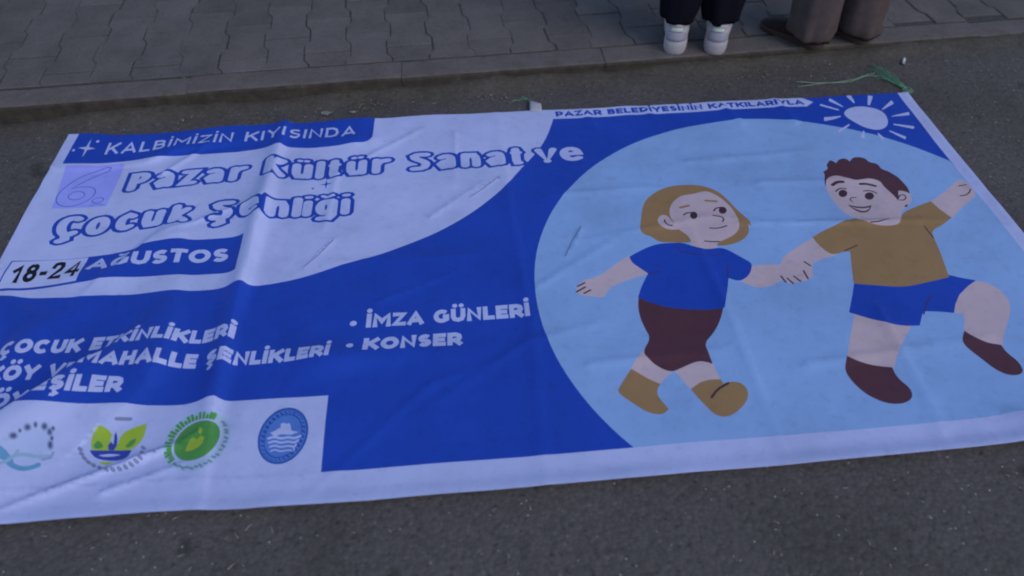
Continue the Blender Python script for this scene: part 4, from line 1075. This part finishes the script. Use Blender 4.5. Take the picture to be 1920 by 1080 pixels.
m_jacket = plain("grey_jacket", (.09, .09, .10), .9)
m_coat = plain("beige_coat", (.25, .20, .16), .9)
m_hair = plain("dark_hair", (.02, .015, .012), .6, .4)
m_eye = plain("eye_white", (.7, .7, .7), .3, .5)

OUT = [(0.0, .0), (.003, .018), (.010, .029), (.022, .037), (.042, .041), (.075, .040), (.115, .038), (.155, .042), (.190, .046), (.220, .046), (.245, .040), (.262, .029), (.272, .015), (.275, 0.0)]
def shoe_loft(levels, bow=0.0):
    """levels: list of functions y -> (half-width factor, z, y shift)"""
    V = []; F = []; n = len(OUT); ring = 2*n-2
    for lv in levels:
        side = []
        for y, w in OUT:
            k, z, dy = lv(y)
            side.append((w*k, y+dy, z))
        pts = [(x+bow*math.sin(math.pi*y/.275), y, z) for x, y, z in side]+[(-x+bow*math.sin(math.pi*y/.275), y, z) for x, y, z in side[-2:0:-1]]
        V += pts
    for j in range(len(levels)-1):
        for i in range(ring):
            a, b = j*ring+i, j*ring+(i+1) % ring
            F.append((a, b, b+ring, a+ring))
    F.append(tuple(reversed(range(ring)))); L = (len(levels)-1)*ring
    for i in range(1, n-1):                                   # bridge the top
        a, b = L+i, L+i+1; c, d = L+(ring-i) % ring, L+(ring-i-1) % ring
        if i == 1: F.append((L, L+1, L+(ring-1)))
        if b != d: F.append((a, b, d, c))
        else: F.append((a, b, c))
    return V, F

def sneaker(parent, loc, rotz, mirror=1):
    def H(y):
        return float(np.interp(y, [0, .015, .05, .075, .11, .15, .2, .25, .275], [.122, .124, .100, .094, .108, .090, .066, .052, .046]))
    lev = []
    for f, k in ((0, .96), (.18, 1.0), (.45, 1.02), (.7, 1.05), (.88, 1.04), (1, .94)):
        lev.append(lambda y, f=f, k=k: ((k if y < .10 else k-.34*f*min(1, (y-.10)/.06)), .044+f*(H(y)-.044), (.010+.012*f)*f*(1 if y < .03 else 0)+(-.008*f if y > .26 else 0)))
    V, F = shoe_loft(lev, .004*mirror)
    up = mesh_obj("shoe", V, F, m_white_leather, parent, True)
    up.location = loc; up.rotation_euler = (0, 0, rotz)
    lev = [lambda y: (.93, .001, .002 if y < .1 else -.002), lambda y: (1.0, .006, 0), lambda y: (1.06, .022, -.003 if y < .1 else .003), lambda y: (1.07, .040, -.003 if y < .1 else .002), lambda y: (1.05, .050 if y < .12 else .046, -.002 if y < .1 else .001), lambda y: (.98, .053 if y < .12 else .049, .003 if y < .1 else -.003)]
    V, F = shoe_loft(lev, .004*mirror)
    mesh_obj("sole", V, F, m_sole, up, True)
    # heel patch and foil tab wrap round the back of the upper
    def wrap(name, z0, z1, wid, off, mat):
        V = []; F = []; n = 14
        for j in range(5):
            t = j/4; z = z0+(z1-z0)*t
            for i in range(n+1):
                s = (i/n*2-1)*(1-.12*t)
                ang = s*wid
                V.append((.040*math.sin(ang), .036-.0385*math.cos(ang)+.016*((z-.05)/.06)**2-off, z-.006*s*s*(1 if j == 4 else .3)))
        for j in range(4):
            for i in range(n):
                a = j*(n+1)+i; F.append((a, a+1, a+n+2, a+n+1))
        o = mesh_obj(name, V, F, mat, up, True)
        md = o.modifiers.new("thickness", 'SOLIDIFY'); md.thickness = .003; md.offset = -1
        return o
    wrap("heel_patch", .058, .090, 1.25, .0010, m_lav)
    wrap("heel_tab", .093, .122, .60, .0025, m_shine)
    # padded collar
    bm = bmesh.new(); n = 20; m = 8; ringv = []
    for i in range(n):
        a = 2*math.pi*i/n
        c = Vector((.034*math.sin(a), .060-.048*math.cos(a), .114-.014*math.sin(a)**2))
        t = Vector((.034*math.cos(a), .048*math.sin(a), -.012*math.sin(2*a))).normalized()
        nn = t.cross(Vector((0, 0, 1))).normalized(); bb = t.cross(nn)
        ringv.append([bm.verts.new(c+(nn*math.cos(q)+bb*math.sin(q))*.0075) for q in [2*math.pi*k/m for k in range(m)]])
    for i in range(n):
        for k in range(m):
            bm.faces.new((ringv[i][k], ringv[i][(k+1) % m], ringv[(i+1) % n][(k+1) % m], ringv[(i+1) % n][k]))
    bm_obj("collar", bm, m_white_leather, up)
    # laces
    bm = bmesh.new()
    for k in range(5):
        y = .125+k*.018; z = H(y)+.002
        tube(bm, [(-.022, y, z-.006), (0, y+.004, z), (.022, y, z-.006)], .0025)
    bm_obj("laces", bm, m_white_leather, up)
    return up

def slip_on(parent, loc, rotz, mirror=1):
    def H(y):
        return float(np.interp(y, [0, .02, .06, .10, .13, .2, .25, .275], [.066, .068, .058, .056, .064, .052, .040, .030]))
    lev = []
    for f, k in ((0, .98), (.25, 1.0), (.55, .95), (.8, .84), (1, .66)):
        lev.append(lambda y, f=f, k=k: (k, .020+f*(H(y)-.020), (.012*f if y < .03 else 0)+(-.006*f if y > .26 else 0)))
    V, F = shoe_loft(lev, .003*mirror)
    up = mesh_obj("shoe", V, F, m_brown_shoe, parent, True)
    up.location = loc; up.rotation_euler = (0, 0, rotz)
    lev = [lambda y: (.97, .001, .001 if y < .1 else -.001), lambda y: (1.05, .004, 0), lambda y: (1.06, .018, -.002 if y < .1 else .002), lambda y: (1.0, .023, 0)]
    V, F = shoe_loft(lev, .003*mirror)
    mesh_obj("sole", V, F, m_tan_sole, up, True)
    return up

def tube(bm, pts, r, m=6, r1=None):
    pts = [Vector(p) for p in pts]; rings = []
    for i, p in enumerate(pts):
        t = (pts[min(i+1, len(pts)-1)]-pts[max(i-1, 0)]).normalized()
        a = t.cross(Vector((0, 0, 1)))
        if a.length < .05: a = t.cross(Vector((1, 0, 0)))
        a.normalize(); b = t.cross(a)
        rr = r if r1 is None else r+(r1-r)*i/(len(pts)-1)
        rings.append([bm.verts.new(p+(a*math.cos(2*math.pi*k/m)+b*math.sin(2*math.pi*k/m))*rr) for k in range(m)])
    for i in range(len(rings)-1):
        for k in range(m):
            bm.faces.new((rings[i][k], rings[i][(k+1) % m], rings[i+1][(k+1) % m], rings[i+1][k]))
    bm.faces.new(rings[0][::-1]); bm.faces.new(rings[-1])

def leg_loft(bm, rows, seed, fold=.006, n=40, hem=0.0, buckle=0.0):
    """rows: (z, x, y, rx, ry) from the hem upwards, with drape folds"""
    rings = []
    for z, x, y, rx, ry in rows:
        ring = []
        for i in range(n):
            a = 2*math.pi*i/n
            f = 1+fold/rx*(noise.noise(Vector((math.cos(a)*1.6+seed, math.sin(a)*1.6, z*2.2)))*1.6+.5*noise.noise(Vector((math.cos(a)*3+seed, math.sin(a)*3, z*9))))
            f += buckle/rx*max(0, 1-z/.34)*(math.sin(z*62+2.2*math.sin(a+seed)+seed)+.6*math.sin(z*118-3*math.cos(a)+2*seed))
            lift = hem*(1-math.cos(a))/2*max(0, 1-(z-rows[0][0])/.10)
            dz = lift+.010*noise.noise(Vector((math.cos(a)*1.3, math.sin(a)*1.3, seed+5))) if z < .3 else 0
            ring.append(bm.verts.new((x+rx*f*math.sin(a), y-ry*f*math.cos(a), z+dz)))
        rings.append(ring)
    for r0, r1 in zip(rings[:-1], rings[1:]):
        for i in range(n):
            bm.faces.new((r0[i], r0[(i+1) % n], r1[(i+1) % n], r1[i]))
    inner = [bm.verts.new((v.co.x*.94+rows[0][1]*.06, v.co.y*.94+rows[0][2]*.06, v.co.z+.015)) for v in rings[0]]   # turned hem
    for i in range(n):
        bm.faces.new((rings[0][(i+1) % n], rings[0][i], inner[i], inner[(i+1) % n]))
    bm.faces.new(rings[-1])
    return rings

def seat_loft(bm, fl, fr, rx, ry, seed):
    cx, cy = (fl[0]+fr[0])/2, (fl[1]+fr[1])/2+.07
    leg_loft(bm, [(.735, cx, cy, rx*.96, ry*.86), (.77, cx, cy, rx, ry*.98), (.84, cx, cy, rx*1.02, ry*1.04), (.93, cx, cy, rx*.98, ry), (1.02, cx, cy, rx*.86, ry*.86)], seed, .004)

def skinned(name, nodes, edges, mat, parent, levels=2, root=0):
    me = bpy.data.meshes.new(name)
    me.from_pydata([n[:3] for n in nodes], edges, [])
    o = bpy.data.objects.new(name, me); COL.objects.link(o)
    o.modifiers.new("skin", 'SKIN')
    if not me.skin_vertices: me.skin_vertices.new()
    for i, n in enumerate(nodes):
        sv = me.skin_vertices[0].data[i]
        r = n[3]; sv.radius = (r, n[4] if len(n) > 4 else r)
        sv.use_root = (i == root)
    sub = o.modifiers.new("smooth", 'SUBSURF'); sub.levels = levels; sub.render_levels = levels
    dg = bpy.context.evaluated_depsgraph_get()
    new = bpy.data.meshes.new_from_object(o.evaluated_get(dg))
    o.modifiers.clear(); o.data = new; new.name = name
    new.materials.clear(); new.materials.append(mat)
    new.polygons.foreach_set("use_smooth", np.ones(len(new.polygons), dtype=bool))
    o.parent = parent
    return o

def figure(root, fl, fr, h, mat_top, hair_long):
    """standing body above two feet (local coordinates, facing +y), its jacket, hair and eyes"""
    k = h/1.68; cx = (fl[0]+fr[0])/2; cy = (fl[1]+fr[1])/2+.07
    P = lambda x, y, z, *r: (cx+x*k, cy+y*k, z*k)+tuple(q*k for q in r)
    nodes = [P(0, 0, .92, .115, .090), P(0, 0, 1.05, .12, .095), P(0, .0, 1.22, .14, .10), P(0, -.01, 1.36, .11, .085), P(0, 0, 1.44, .052), P(0, .015, 1.51, .060), P(0, .02, 1.57, .082, .088), P(0, .015, 1.63, .070)]
    edges = [(i, i+1) for i in range(7)]
    nodes.append(P(0, .105, 1.555, .014)); edges.append((6, 8))                    # nose
    for s in (-1, 1):
        nodes.append(P(s*.088, .01, 1.56, .014)); edges.append((6, len(nodes)-1))  # ear
        f = fl if s < 0 else fr
        b = len(nodes)
        nodes += [P(s*.08, 0, .84, .068), (f[0], f[1]+.075, .48*k, .055*k), (f[0], f[1]+.06, .28*k, .050*k), (f[0], f[1]+.055, .10, .034)]
        edges += [(0, b), (b, b+1), (b+1, b+2), (b+2, b+3)]
        b = len(nodes)
        nodes += [P(s*.185, -.01, 1.37, .052), P(s*.235, -.02, 1.10, .042), P(s*.245, .06, .90, .028), P(s*.245, .085, .83, .030, .016), P(s*.243, .10, .80, .032, .013)]
        edges += [(3, b), (b, b+1), (b+1, b+2), (b+2, b+3), (b+3, b+4)]
        hand = b+4
        for q, L in enumerate((.070, .080, .075, .058)):
            y0 = .125-q*.021
            a = len(nodes)
            nodes += [P(s*.240, y0, .775, .0085), P(s*.232, y0+.004, .775-L*.55, .008), P(s*.220, y0+.002, .775-L, .0068)]
            edges += [(hand, a), (a, a+1), (a+1, a+2)]
        a = len(nodes)
        nodes += [P(s*.232, .128, .815, .010), P(s*.222, .150, .785, .0085), P(s*.216, .155, .760, .0075)]
        edges += [(hand-1, a), (a, a+1), (a+1, a+2)]
    skinned("body", nodes, edges, m_skin, root)
    nodes = [P(0, 0, .84, .165, .125), P(0, 0, 1.0, .150, .118), P(0, 0, 1.2, .165, .122), P(0, -.01, 1.36, .135, .105), P(0, -.005, 1.43, .068)]
    edges = [(0, 1), (1, 2), (2, 3), (3, 4)]
    for s in (-1, 1):
        b = len(nodes)
        nodes += [P(s*.19, -.01, 1.36, .072), P(s*.24, -.02, 1.10, .060), P(s*.25, .045, .93, .047)]
        edges += [(3, b), (b, b+1), (b+1, b+2)]
    skinned("jacket", nodes, edges, mat_top, root)
    low = 1.36 if hair_long else 1.50
    nodes = [P(0, .01, 1.645, .075), P(0, -.02, 1.60, .094), P(0, -.045, 1.53, .078), P(0, -.055, low, .055, .035)]
    skinned("hair", nodes, [(0, 1), (1, 2), (2, 3)], m_hair, root)
    for s in (-1, 1):
        bm = bmesh.new(); bmesh.ops.create_uvsphere(bm, u_segments=12, v_segments=8, radius=.012*k)
        o = bm_obj("eye", bm, m_eye, root); o.location = P(s*.034, .094, 1.585)[:3]

# -- the person in white sneakers ----------------------------------------------
p1 = thing("person", "person in dark navy trousers and white sneakers standing on the kerb, back turned", "person", (2.265, 1.765, pave_z(2.265)), R(-17))
fl, fr = (-.075, -.014), (.075, .014)
sneaker(p1, (*fl, .001), R(2), 1); sneaker(p1, (*fr, .001), R(-4), -1)
bm = bmesh.new()
for f, sd in ((fl, 1.3), (fr, 8.1)):
    s = -1 if f is fl else 1
    leg_loft(bm, [(.122, f[0]+.003*s, f[1]+.072, .060, .066), (.135, f[0]+.003*s, f[1]+.073, .063, .068), (.155, f[0]+.002*s, f[1]+.072, .067, .070), (.20, f[0], f[1]+.070, .073, .076), (.30, f[0], f[1]+.072, .075, .078), (.45, f[0]-.002*s, f[1]+.078, .076, .080), (.62, f[0]+.010*s, f[1]+.078, .086, .092), (.80, f[0]+.014*s, f[1]+.07, .094, .108), (.90, f[0]+.008*s, f[1]+.066, .098, .112), (.98, f[0], f[1]+.066, .098, .105)], sd, .010, hem=-.016, buckle=.0030)
seat_loft(bm, fl, fr, .172, .132, 2.2)
bm_obj("trousers", bm, m_navy, p1)
figure(p1, fl, fr, 1.63, m_jacket, True)

# -- the person in wide brown trousers -------------------------------------------
ang = R(36)
p2 = thing("person", "person in wide brown trousers and dark brown shoes standing beside the white sneakers", "person", (2.873, 1.790, pave_z(2.873)), ang)
def loc2(x, y):
    dx, dy = x-2.873, y-1.790
    return (dx*math.cos(ang)+dy*math.sin(ang), -dx*math.sin(ang)+dy*math.cos(ang))
fl, fr = loc2(2.772, 1.780), loc2(2.968, 1.802)
slip_on(p2, (*fl, .001), R(2), 1); slip_on(p2, (*fr, .001), R(-2), -1)
bm = bmesh.new()
for f, sd in ((fl, 3.3), (fr, 5.7)):
    s = -1 if f is fl else 1
    leg_loft(bm, [(.026, f[0]+.006*s, f[1]+.066, .078, .082), (.045, f[0]+.006*s, f[1]+.066, .084, .084), (.08, f[0]+.004*s, f[1]+.068, .089, .088), (.15, f[0], f[1]+.070, .090, .091), (.30, f[0], f[1]+.072, .090, .094), (.50, f[0]-.004*s, f[1]+.078, .090, .098), (.70, f[0]+.002*s, f[1]+.075, .098, .106), (.86, f[0]+.002*s, f[1]+.07, .104, .116), (.97, f[0]-.006*s, f[1]+.066, .102, .110)], sd, .012, hem=.030, buckle=.0045)
seat_loft(bm, fl, fr, .180, .138, 4.4)
bm_obj("trousers", bm, m_brown, p2)
figure(p2, fl, fr, 1.66, m_coat, False)

# ============================== small things ===============================
STRAWS = [(0.828, -0.065), (0.852, -0.047), (0.901, -0.056), (0.829, -0.134), (0.53, -0.067), (0.662, -0.041), (0.417, -0.03), (0.689, -0.012), (0.745, -0.131), (0.72, -0.1), (1.459, -0.053), (1.154, -0.081), (1.077, -0.079), (1.403, -0.16), (1.348, -0.151), (1.531, -0.126), (1.856, -0.068), (2.024, -0.059), (2.059, -0.071), (2.276, -0.057), (2.132, -0.086), (2.532, -0.067), (2.118, -0.131), (2.123, -0.164), (2.314, -0.148), (2.344, -0.181), (1.955, -0.201), (2.109, -0.228), (2.118, -0.259), (1.982, -0.134), (2.161, -0.195), (2.184, -0.248), (2.259, -0.254), (2.417, 1.659), (2.432, 1.665), (2.694, 1.647), (2.533, 1.694), (2.579, 1.706), (3.22, 1.77), (3.245, 1.705), (3.11, 1.789), (3.131, 1.252), (1.4, 1.629), (1.05, 1.577), (2.1, 1.741), (1.778, 1.717), (0.216, 1.591), (0.258, 1.57), (0.195, 1.563), (0.122, 1.58), (0.591, 1.593), (0.389, 1.63), (0.441, 1.639), (0.362, 1.608)]
CORD = [(2.997, 1.489), (3.015, 1.506), (3.008, 1.522), (2.995, 1.53), (2.985, 1.554), (2.974, 1.585), (2.958, 1.61), (2.931, 1.62), (2.896, 1.624), (2.848, 1.598), (2.811, 1.586), (2.77, 1.586), (2.703, 1.589), (2.661, 1.6), (2.622, 1.608)]
FAN = [(2.935, 1.679), (2.949, 1.682), (2.96, 1.665), (2.966, 1.644), (2.984, 1.646), (2.902, 1.639), (2.915, 1.63), (2.987, 1.619)]
m_straw = plain("dry_straw", (.36, .32, .25), .8, .2, .2, 80)
m_leaf = plain("dry_leaf", (.20, .165, .12), .9, .1, .3, 60)
m_soil = plain("dark_crumb", (.045, .038, .028), .95, .1, .3, 60)
m_paper = plain("white_scrap", (.46, .43, .41), .8, .2, .06)
m_cig = plain("cigarette_paper", (.72, .70, .68), .7, .2, .05)
m_green = plain("green_cord", (.15, .36, .21), .6, .3, .2, 90)
m_green_pale = plain("faded_green_cord", (.26, .40, .30), .6, .3, .2, 90)
m_web = plain("grey_webbing", (.38, .37, .42), .8, .2, .12, 120)
m_filter = plain("tan_filter", (.40, .26, .13), .8, .2)

for i, (x, y) in enumerate(STRAWS):
    near = y < 0.4
    L = random.uniform(.005, .013) if i > 3 else random.uniform(.017, .021)
    if not near: L *= random.uniform(.9, 1.5)
    bm = bmesh.new()
    bend = random.uniform(-.04, .04)*L
    pts = [(-L/2, 0, 0), (-L/6, bend, .0006), (L/6, bend, .0008), (L/2, 0, .0002)]
    tube(bm, pts, random.uniform(.0009, .0015), 5, .0007)
    o = bm_obj("straw", bm, m_straw, None, True)
    o.scale.z = .6
    a = random.uniform(0, math.pi) if i > 3 else (2.3, .9, 2.0, .8)[i]
    o.location = (x, y, .0022); o.rotation_euler = (0, 0, a)
    if y > kerb_y(x)-.005: o.location.z = pave_z(x)+.003
    if near: tag(o, "short pale straw lying on the asphalt in front of the banner", "straw", "pale straws in front of the banner")
    elif x > 3.05: tag(o, "short pale straw lying on the asphalt right of the banner corner", "straw", "pale straws right of the banner")
    else: tag(o, "short pale straw lying on the asphalt between banner and kerb", "straw", "pale straws between banner and kerb")

# cigarette end, paper scraps
t = thing("cigarette_end", "white cigarette end lying on the asphalt near the green cord", "cigarette end", (3.082, 1.711, .0055), R(59))
bm = bmesh.new(); tube(bm, [(-.006, 0, 0), (.022, 0, 0)], .0052, 12); bm_obj("paper_tube", bm, m_cig, t)
bm = bmesh.new(); tube(bm, [(-.021, 0, 0), (-.0062, 0, 0)], .0053, 12); bm_obj("filter", bm, m_paper, t)
bm = bmesh.new(); tube(bm, [(-.0225, 0, -.001), (-.0211, 0, 0)], .0048, 12); bm_obj("burnt_tip", bm, m_soil, t)
for (x, y, s, lab) in ((.887, 1.561, .017, "larger torn white paper scrap lying just above the blue heading bar"), (.979, 1.559, .012, "smaller white paper scrap lying just above the blue heading bar")):
    bm = bmesh.new(); n = 9
    top = [bm.verts.new((s*random.uniform(.55, 1.15)*math.cos(2*math.pi*k/n)*1.2, s*random.uniform(.5, 1.0)*math.sin(2*math.pi*k/n), random.uniform(.001, .006))) for k in range(n)]
    c = bm.verts.new((0, 0, .005))
    for k in range(n): bm.faces.new((top[k], top[(k+1) % n], c))
    bmesh.ops.solidify(bm, geom=bm.faces[:], thickness=.0008)
    o = bm_obj("paper_scrap", bm, m_paper, None, False); o.location = (x, y, .003)
    tag(o, lab, "paper scrap")

# green cord knotted at the corner of the banner
t = thing("cord", "green cord with a frayed bundle lying beside the upper right corner of the banner", "cord", (2.997, 1.497, 0))
def local(P, z=.003): return [(p[0]-2.997, p[1]-1.497, z if len(p) < 3 else p[2]) for p in P]
bm = bmesh.new()
for k in range(18):
    e = random.choice(FAN); ex, ey = e[0]+random.gauss(0, .012), e[1]+random.gauss(0, .012)
    pts = []
    b1, b2 = random.uniform(-.020, .020), random.uniform(-.020, .020)
    for i in range(9):
        s = i/8
        bx = 3.000+(ex-3.000)*s; by = 1.530+(ey-1.530)*s
        w = math.sin(math.pi*s)
        spread = .2+.8*s
        pts.append((bx+b1*w*spread+.006*math.sin(k), by+b2*w*spread, .004+.010*w*random.random()+.002*(k % 4)))
    tube(bm, local(pts), .0009, 5)
bm_obj("frayed_bundle", bm, m_green, t)
bm = bmesh.new()
def smooth_path(P, it=2):
    for _ in range(it): P = chaikin(P, False)
    return P
tube(bm, local(smooth_path(CORD), .0045), .0012, 6)
tube(bm, local(smooth_path([(2.94, 1.640), (2.90, 1.632), (2.85, 1.607), (2.77, 1.590), (2.703, 1.589), (2.659, 1.579), (2.617, 1.575)]), .003), .0011, 6)
bm_obj("loose_strand", bm, m_green_pale, t)
bm = bmesh.new()
for k in range(3):
    q = [(3.004+(.020-.004*k)*math.cos(a)+.004, 1.510+(.017-.003*k)*math.sin(a)+.003*k, .004+.002*k) for a in np.linspace(0, 2*math.pi, 16)]
    tube(bm, local(q), .0013, 6)
bm_obj("loop", bm, m_green, t)

# webbing tab sewn to the upper hem and the short cord tied to it
zt = float(height(np.array([1.633]), np.array([1.499]))[0])
V = []; F = []; n = 7
for j in range(n):
    s = j/(n-1)
    for i in range(5):
        r = i/4
        x = 1.611+.043*r+.006*s-.010*s*s*r; y = 1.498+.070*s-.030*s*s*r
        V.append((x, y, zt-.0005+.012*math.sin(math.pi*s*.9)+.002*math.sin(r*math.pi)))
for j in range(n-1):
    for i in range(4): F.append((j*5+i, j*5+i+1, j*5+i+6, j*5+i+5))
tab = mesh_obj("tab", V, F, m_web, None, True)
md = tab.modifiers.new("thickness", 'SOLIDIFY'); md.thickness = .0022
tab.parent = banner; tab["label"] = "grey webbing tab sticking out of the upper hem"
bm = bmesh.new()
tube(bm, [(p[0]-1.6, p[1]-1.57, .004+.004*math.sin(i)) for i, p in enumerate(smooth_path([(1.549, 1.572), (1.569, 1.577), (1.588, 1.592), (1.612, 1.578), (1.624, 1.561)]))], .0013, 6)
tube(bm, [(.012, .008, .012), (.024, -.009, .012), (.028, -.03, .012)], .0012, 6)
tube(bm, [(-.012, .022, .003), (-.004, .027, .006), (.004, .014, .008), (.016, .004, .010)], .0016, 6)
o = bm_obj("cord", bm, m_green, None); o.location = (1.6, 1.57, 0)
tag(o, "short green cord tied to the grey tab at the middle of the banner's upper hem", "cord")

# gutter sweepings: bits of leaf, straw and crumbs, too many to count
def debris():
    bm = bmesh.new(); mats = []
    def flake(x, y, z, s, m, long=1.0):
        a = random.uniform(0, 6.28); n = random.randint(4, 6)
        tilt = random.uniform(-.5, .5); tilt2 = random.uniform(-.5, .5)
        vs = []
        for k in range(n):
            q = 2*math.pi*k/n; rr = s*random.uniform(.6, 1.1)
            px, py = rr*math.cos(q)*long, rr*math.sin(q)
            vs.append(bm.verts.new((x+px*math.cos(a)-py*math.sin(a), y+px*math.sin(a)+py*math.cos(a), z+abs(tilt*px+tilt2*py)+.0008)))
        c = bm.verts.new((x, y, z+s*.25+.001))
        for k in range(n):
            f = bm.faces.new((vs[k], vs[(k+1) % n], c)); f.material_index = m
    piles = [(.25, .05, .08), (.33, .04, .06), (.41, .05, .05), (.14, .06, .05), (.95, .04, .10), (1.0, .07, .06), (.62, .06, .12), (1.10, .10, .07), (1.48, .10, .05), (-.1, .06, .12), (.80, .10, .10), (1.9, .08, .2), (2.5, .10, .2)]
    for k in range(750):
        if k < 480:
            px, d, w = random.choice(piles)
            x = random.gauss(px, w); off = d+abs(random.gauss(0, .035))-.03
        else:
            x = random.uniform(-.9, 4.2); off = abs(random.gauss(0, .07))
        off = max(off, .002)
        y = kerb_y(x)-off
        r = random.random()
        if r < .10: flake(x, y, .006*math.exp(-(off/.08)**2)*.5+.001, random.uniform(.0012, .003), 0, random.uniform(2, 4))
        elif r < .70: flake(x, y, .004, random.uniform(.0012, .004), 1, random.uniform(1, 2))
        else: flake(x, y, .003, random.uniform(.0012, .0035), 2)
    for k in range(260):
        x = random.uniform(-.5, 3.9); y = random.uniform(-.75, 1.9)
        if -.03 < x < 3.03 and -.03 < y < 1.53: continue
        z = .001
        if y > kerb_y(x)-.01: z = pave_z(x)+.001
        flake(x, y, z, random.uniform(.0012, .0030), random.choice((0, 1, 1, 2)), random.uniform(1, 2.5))
    o = bm_obj("gutter_debris", bm, [m_straw, m_leaf, m_soil], None, False)
    o["kind"] = "stuff"; o["label"] = "dry leaf bits and crumbs swept along the kerb"
debris()
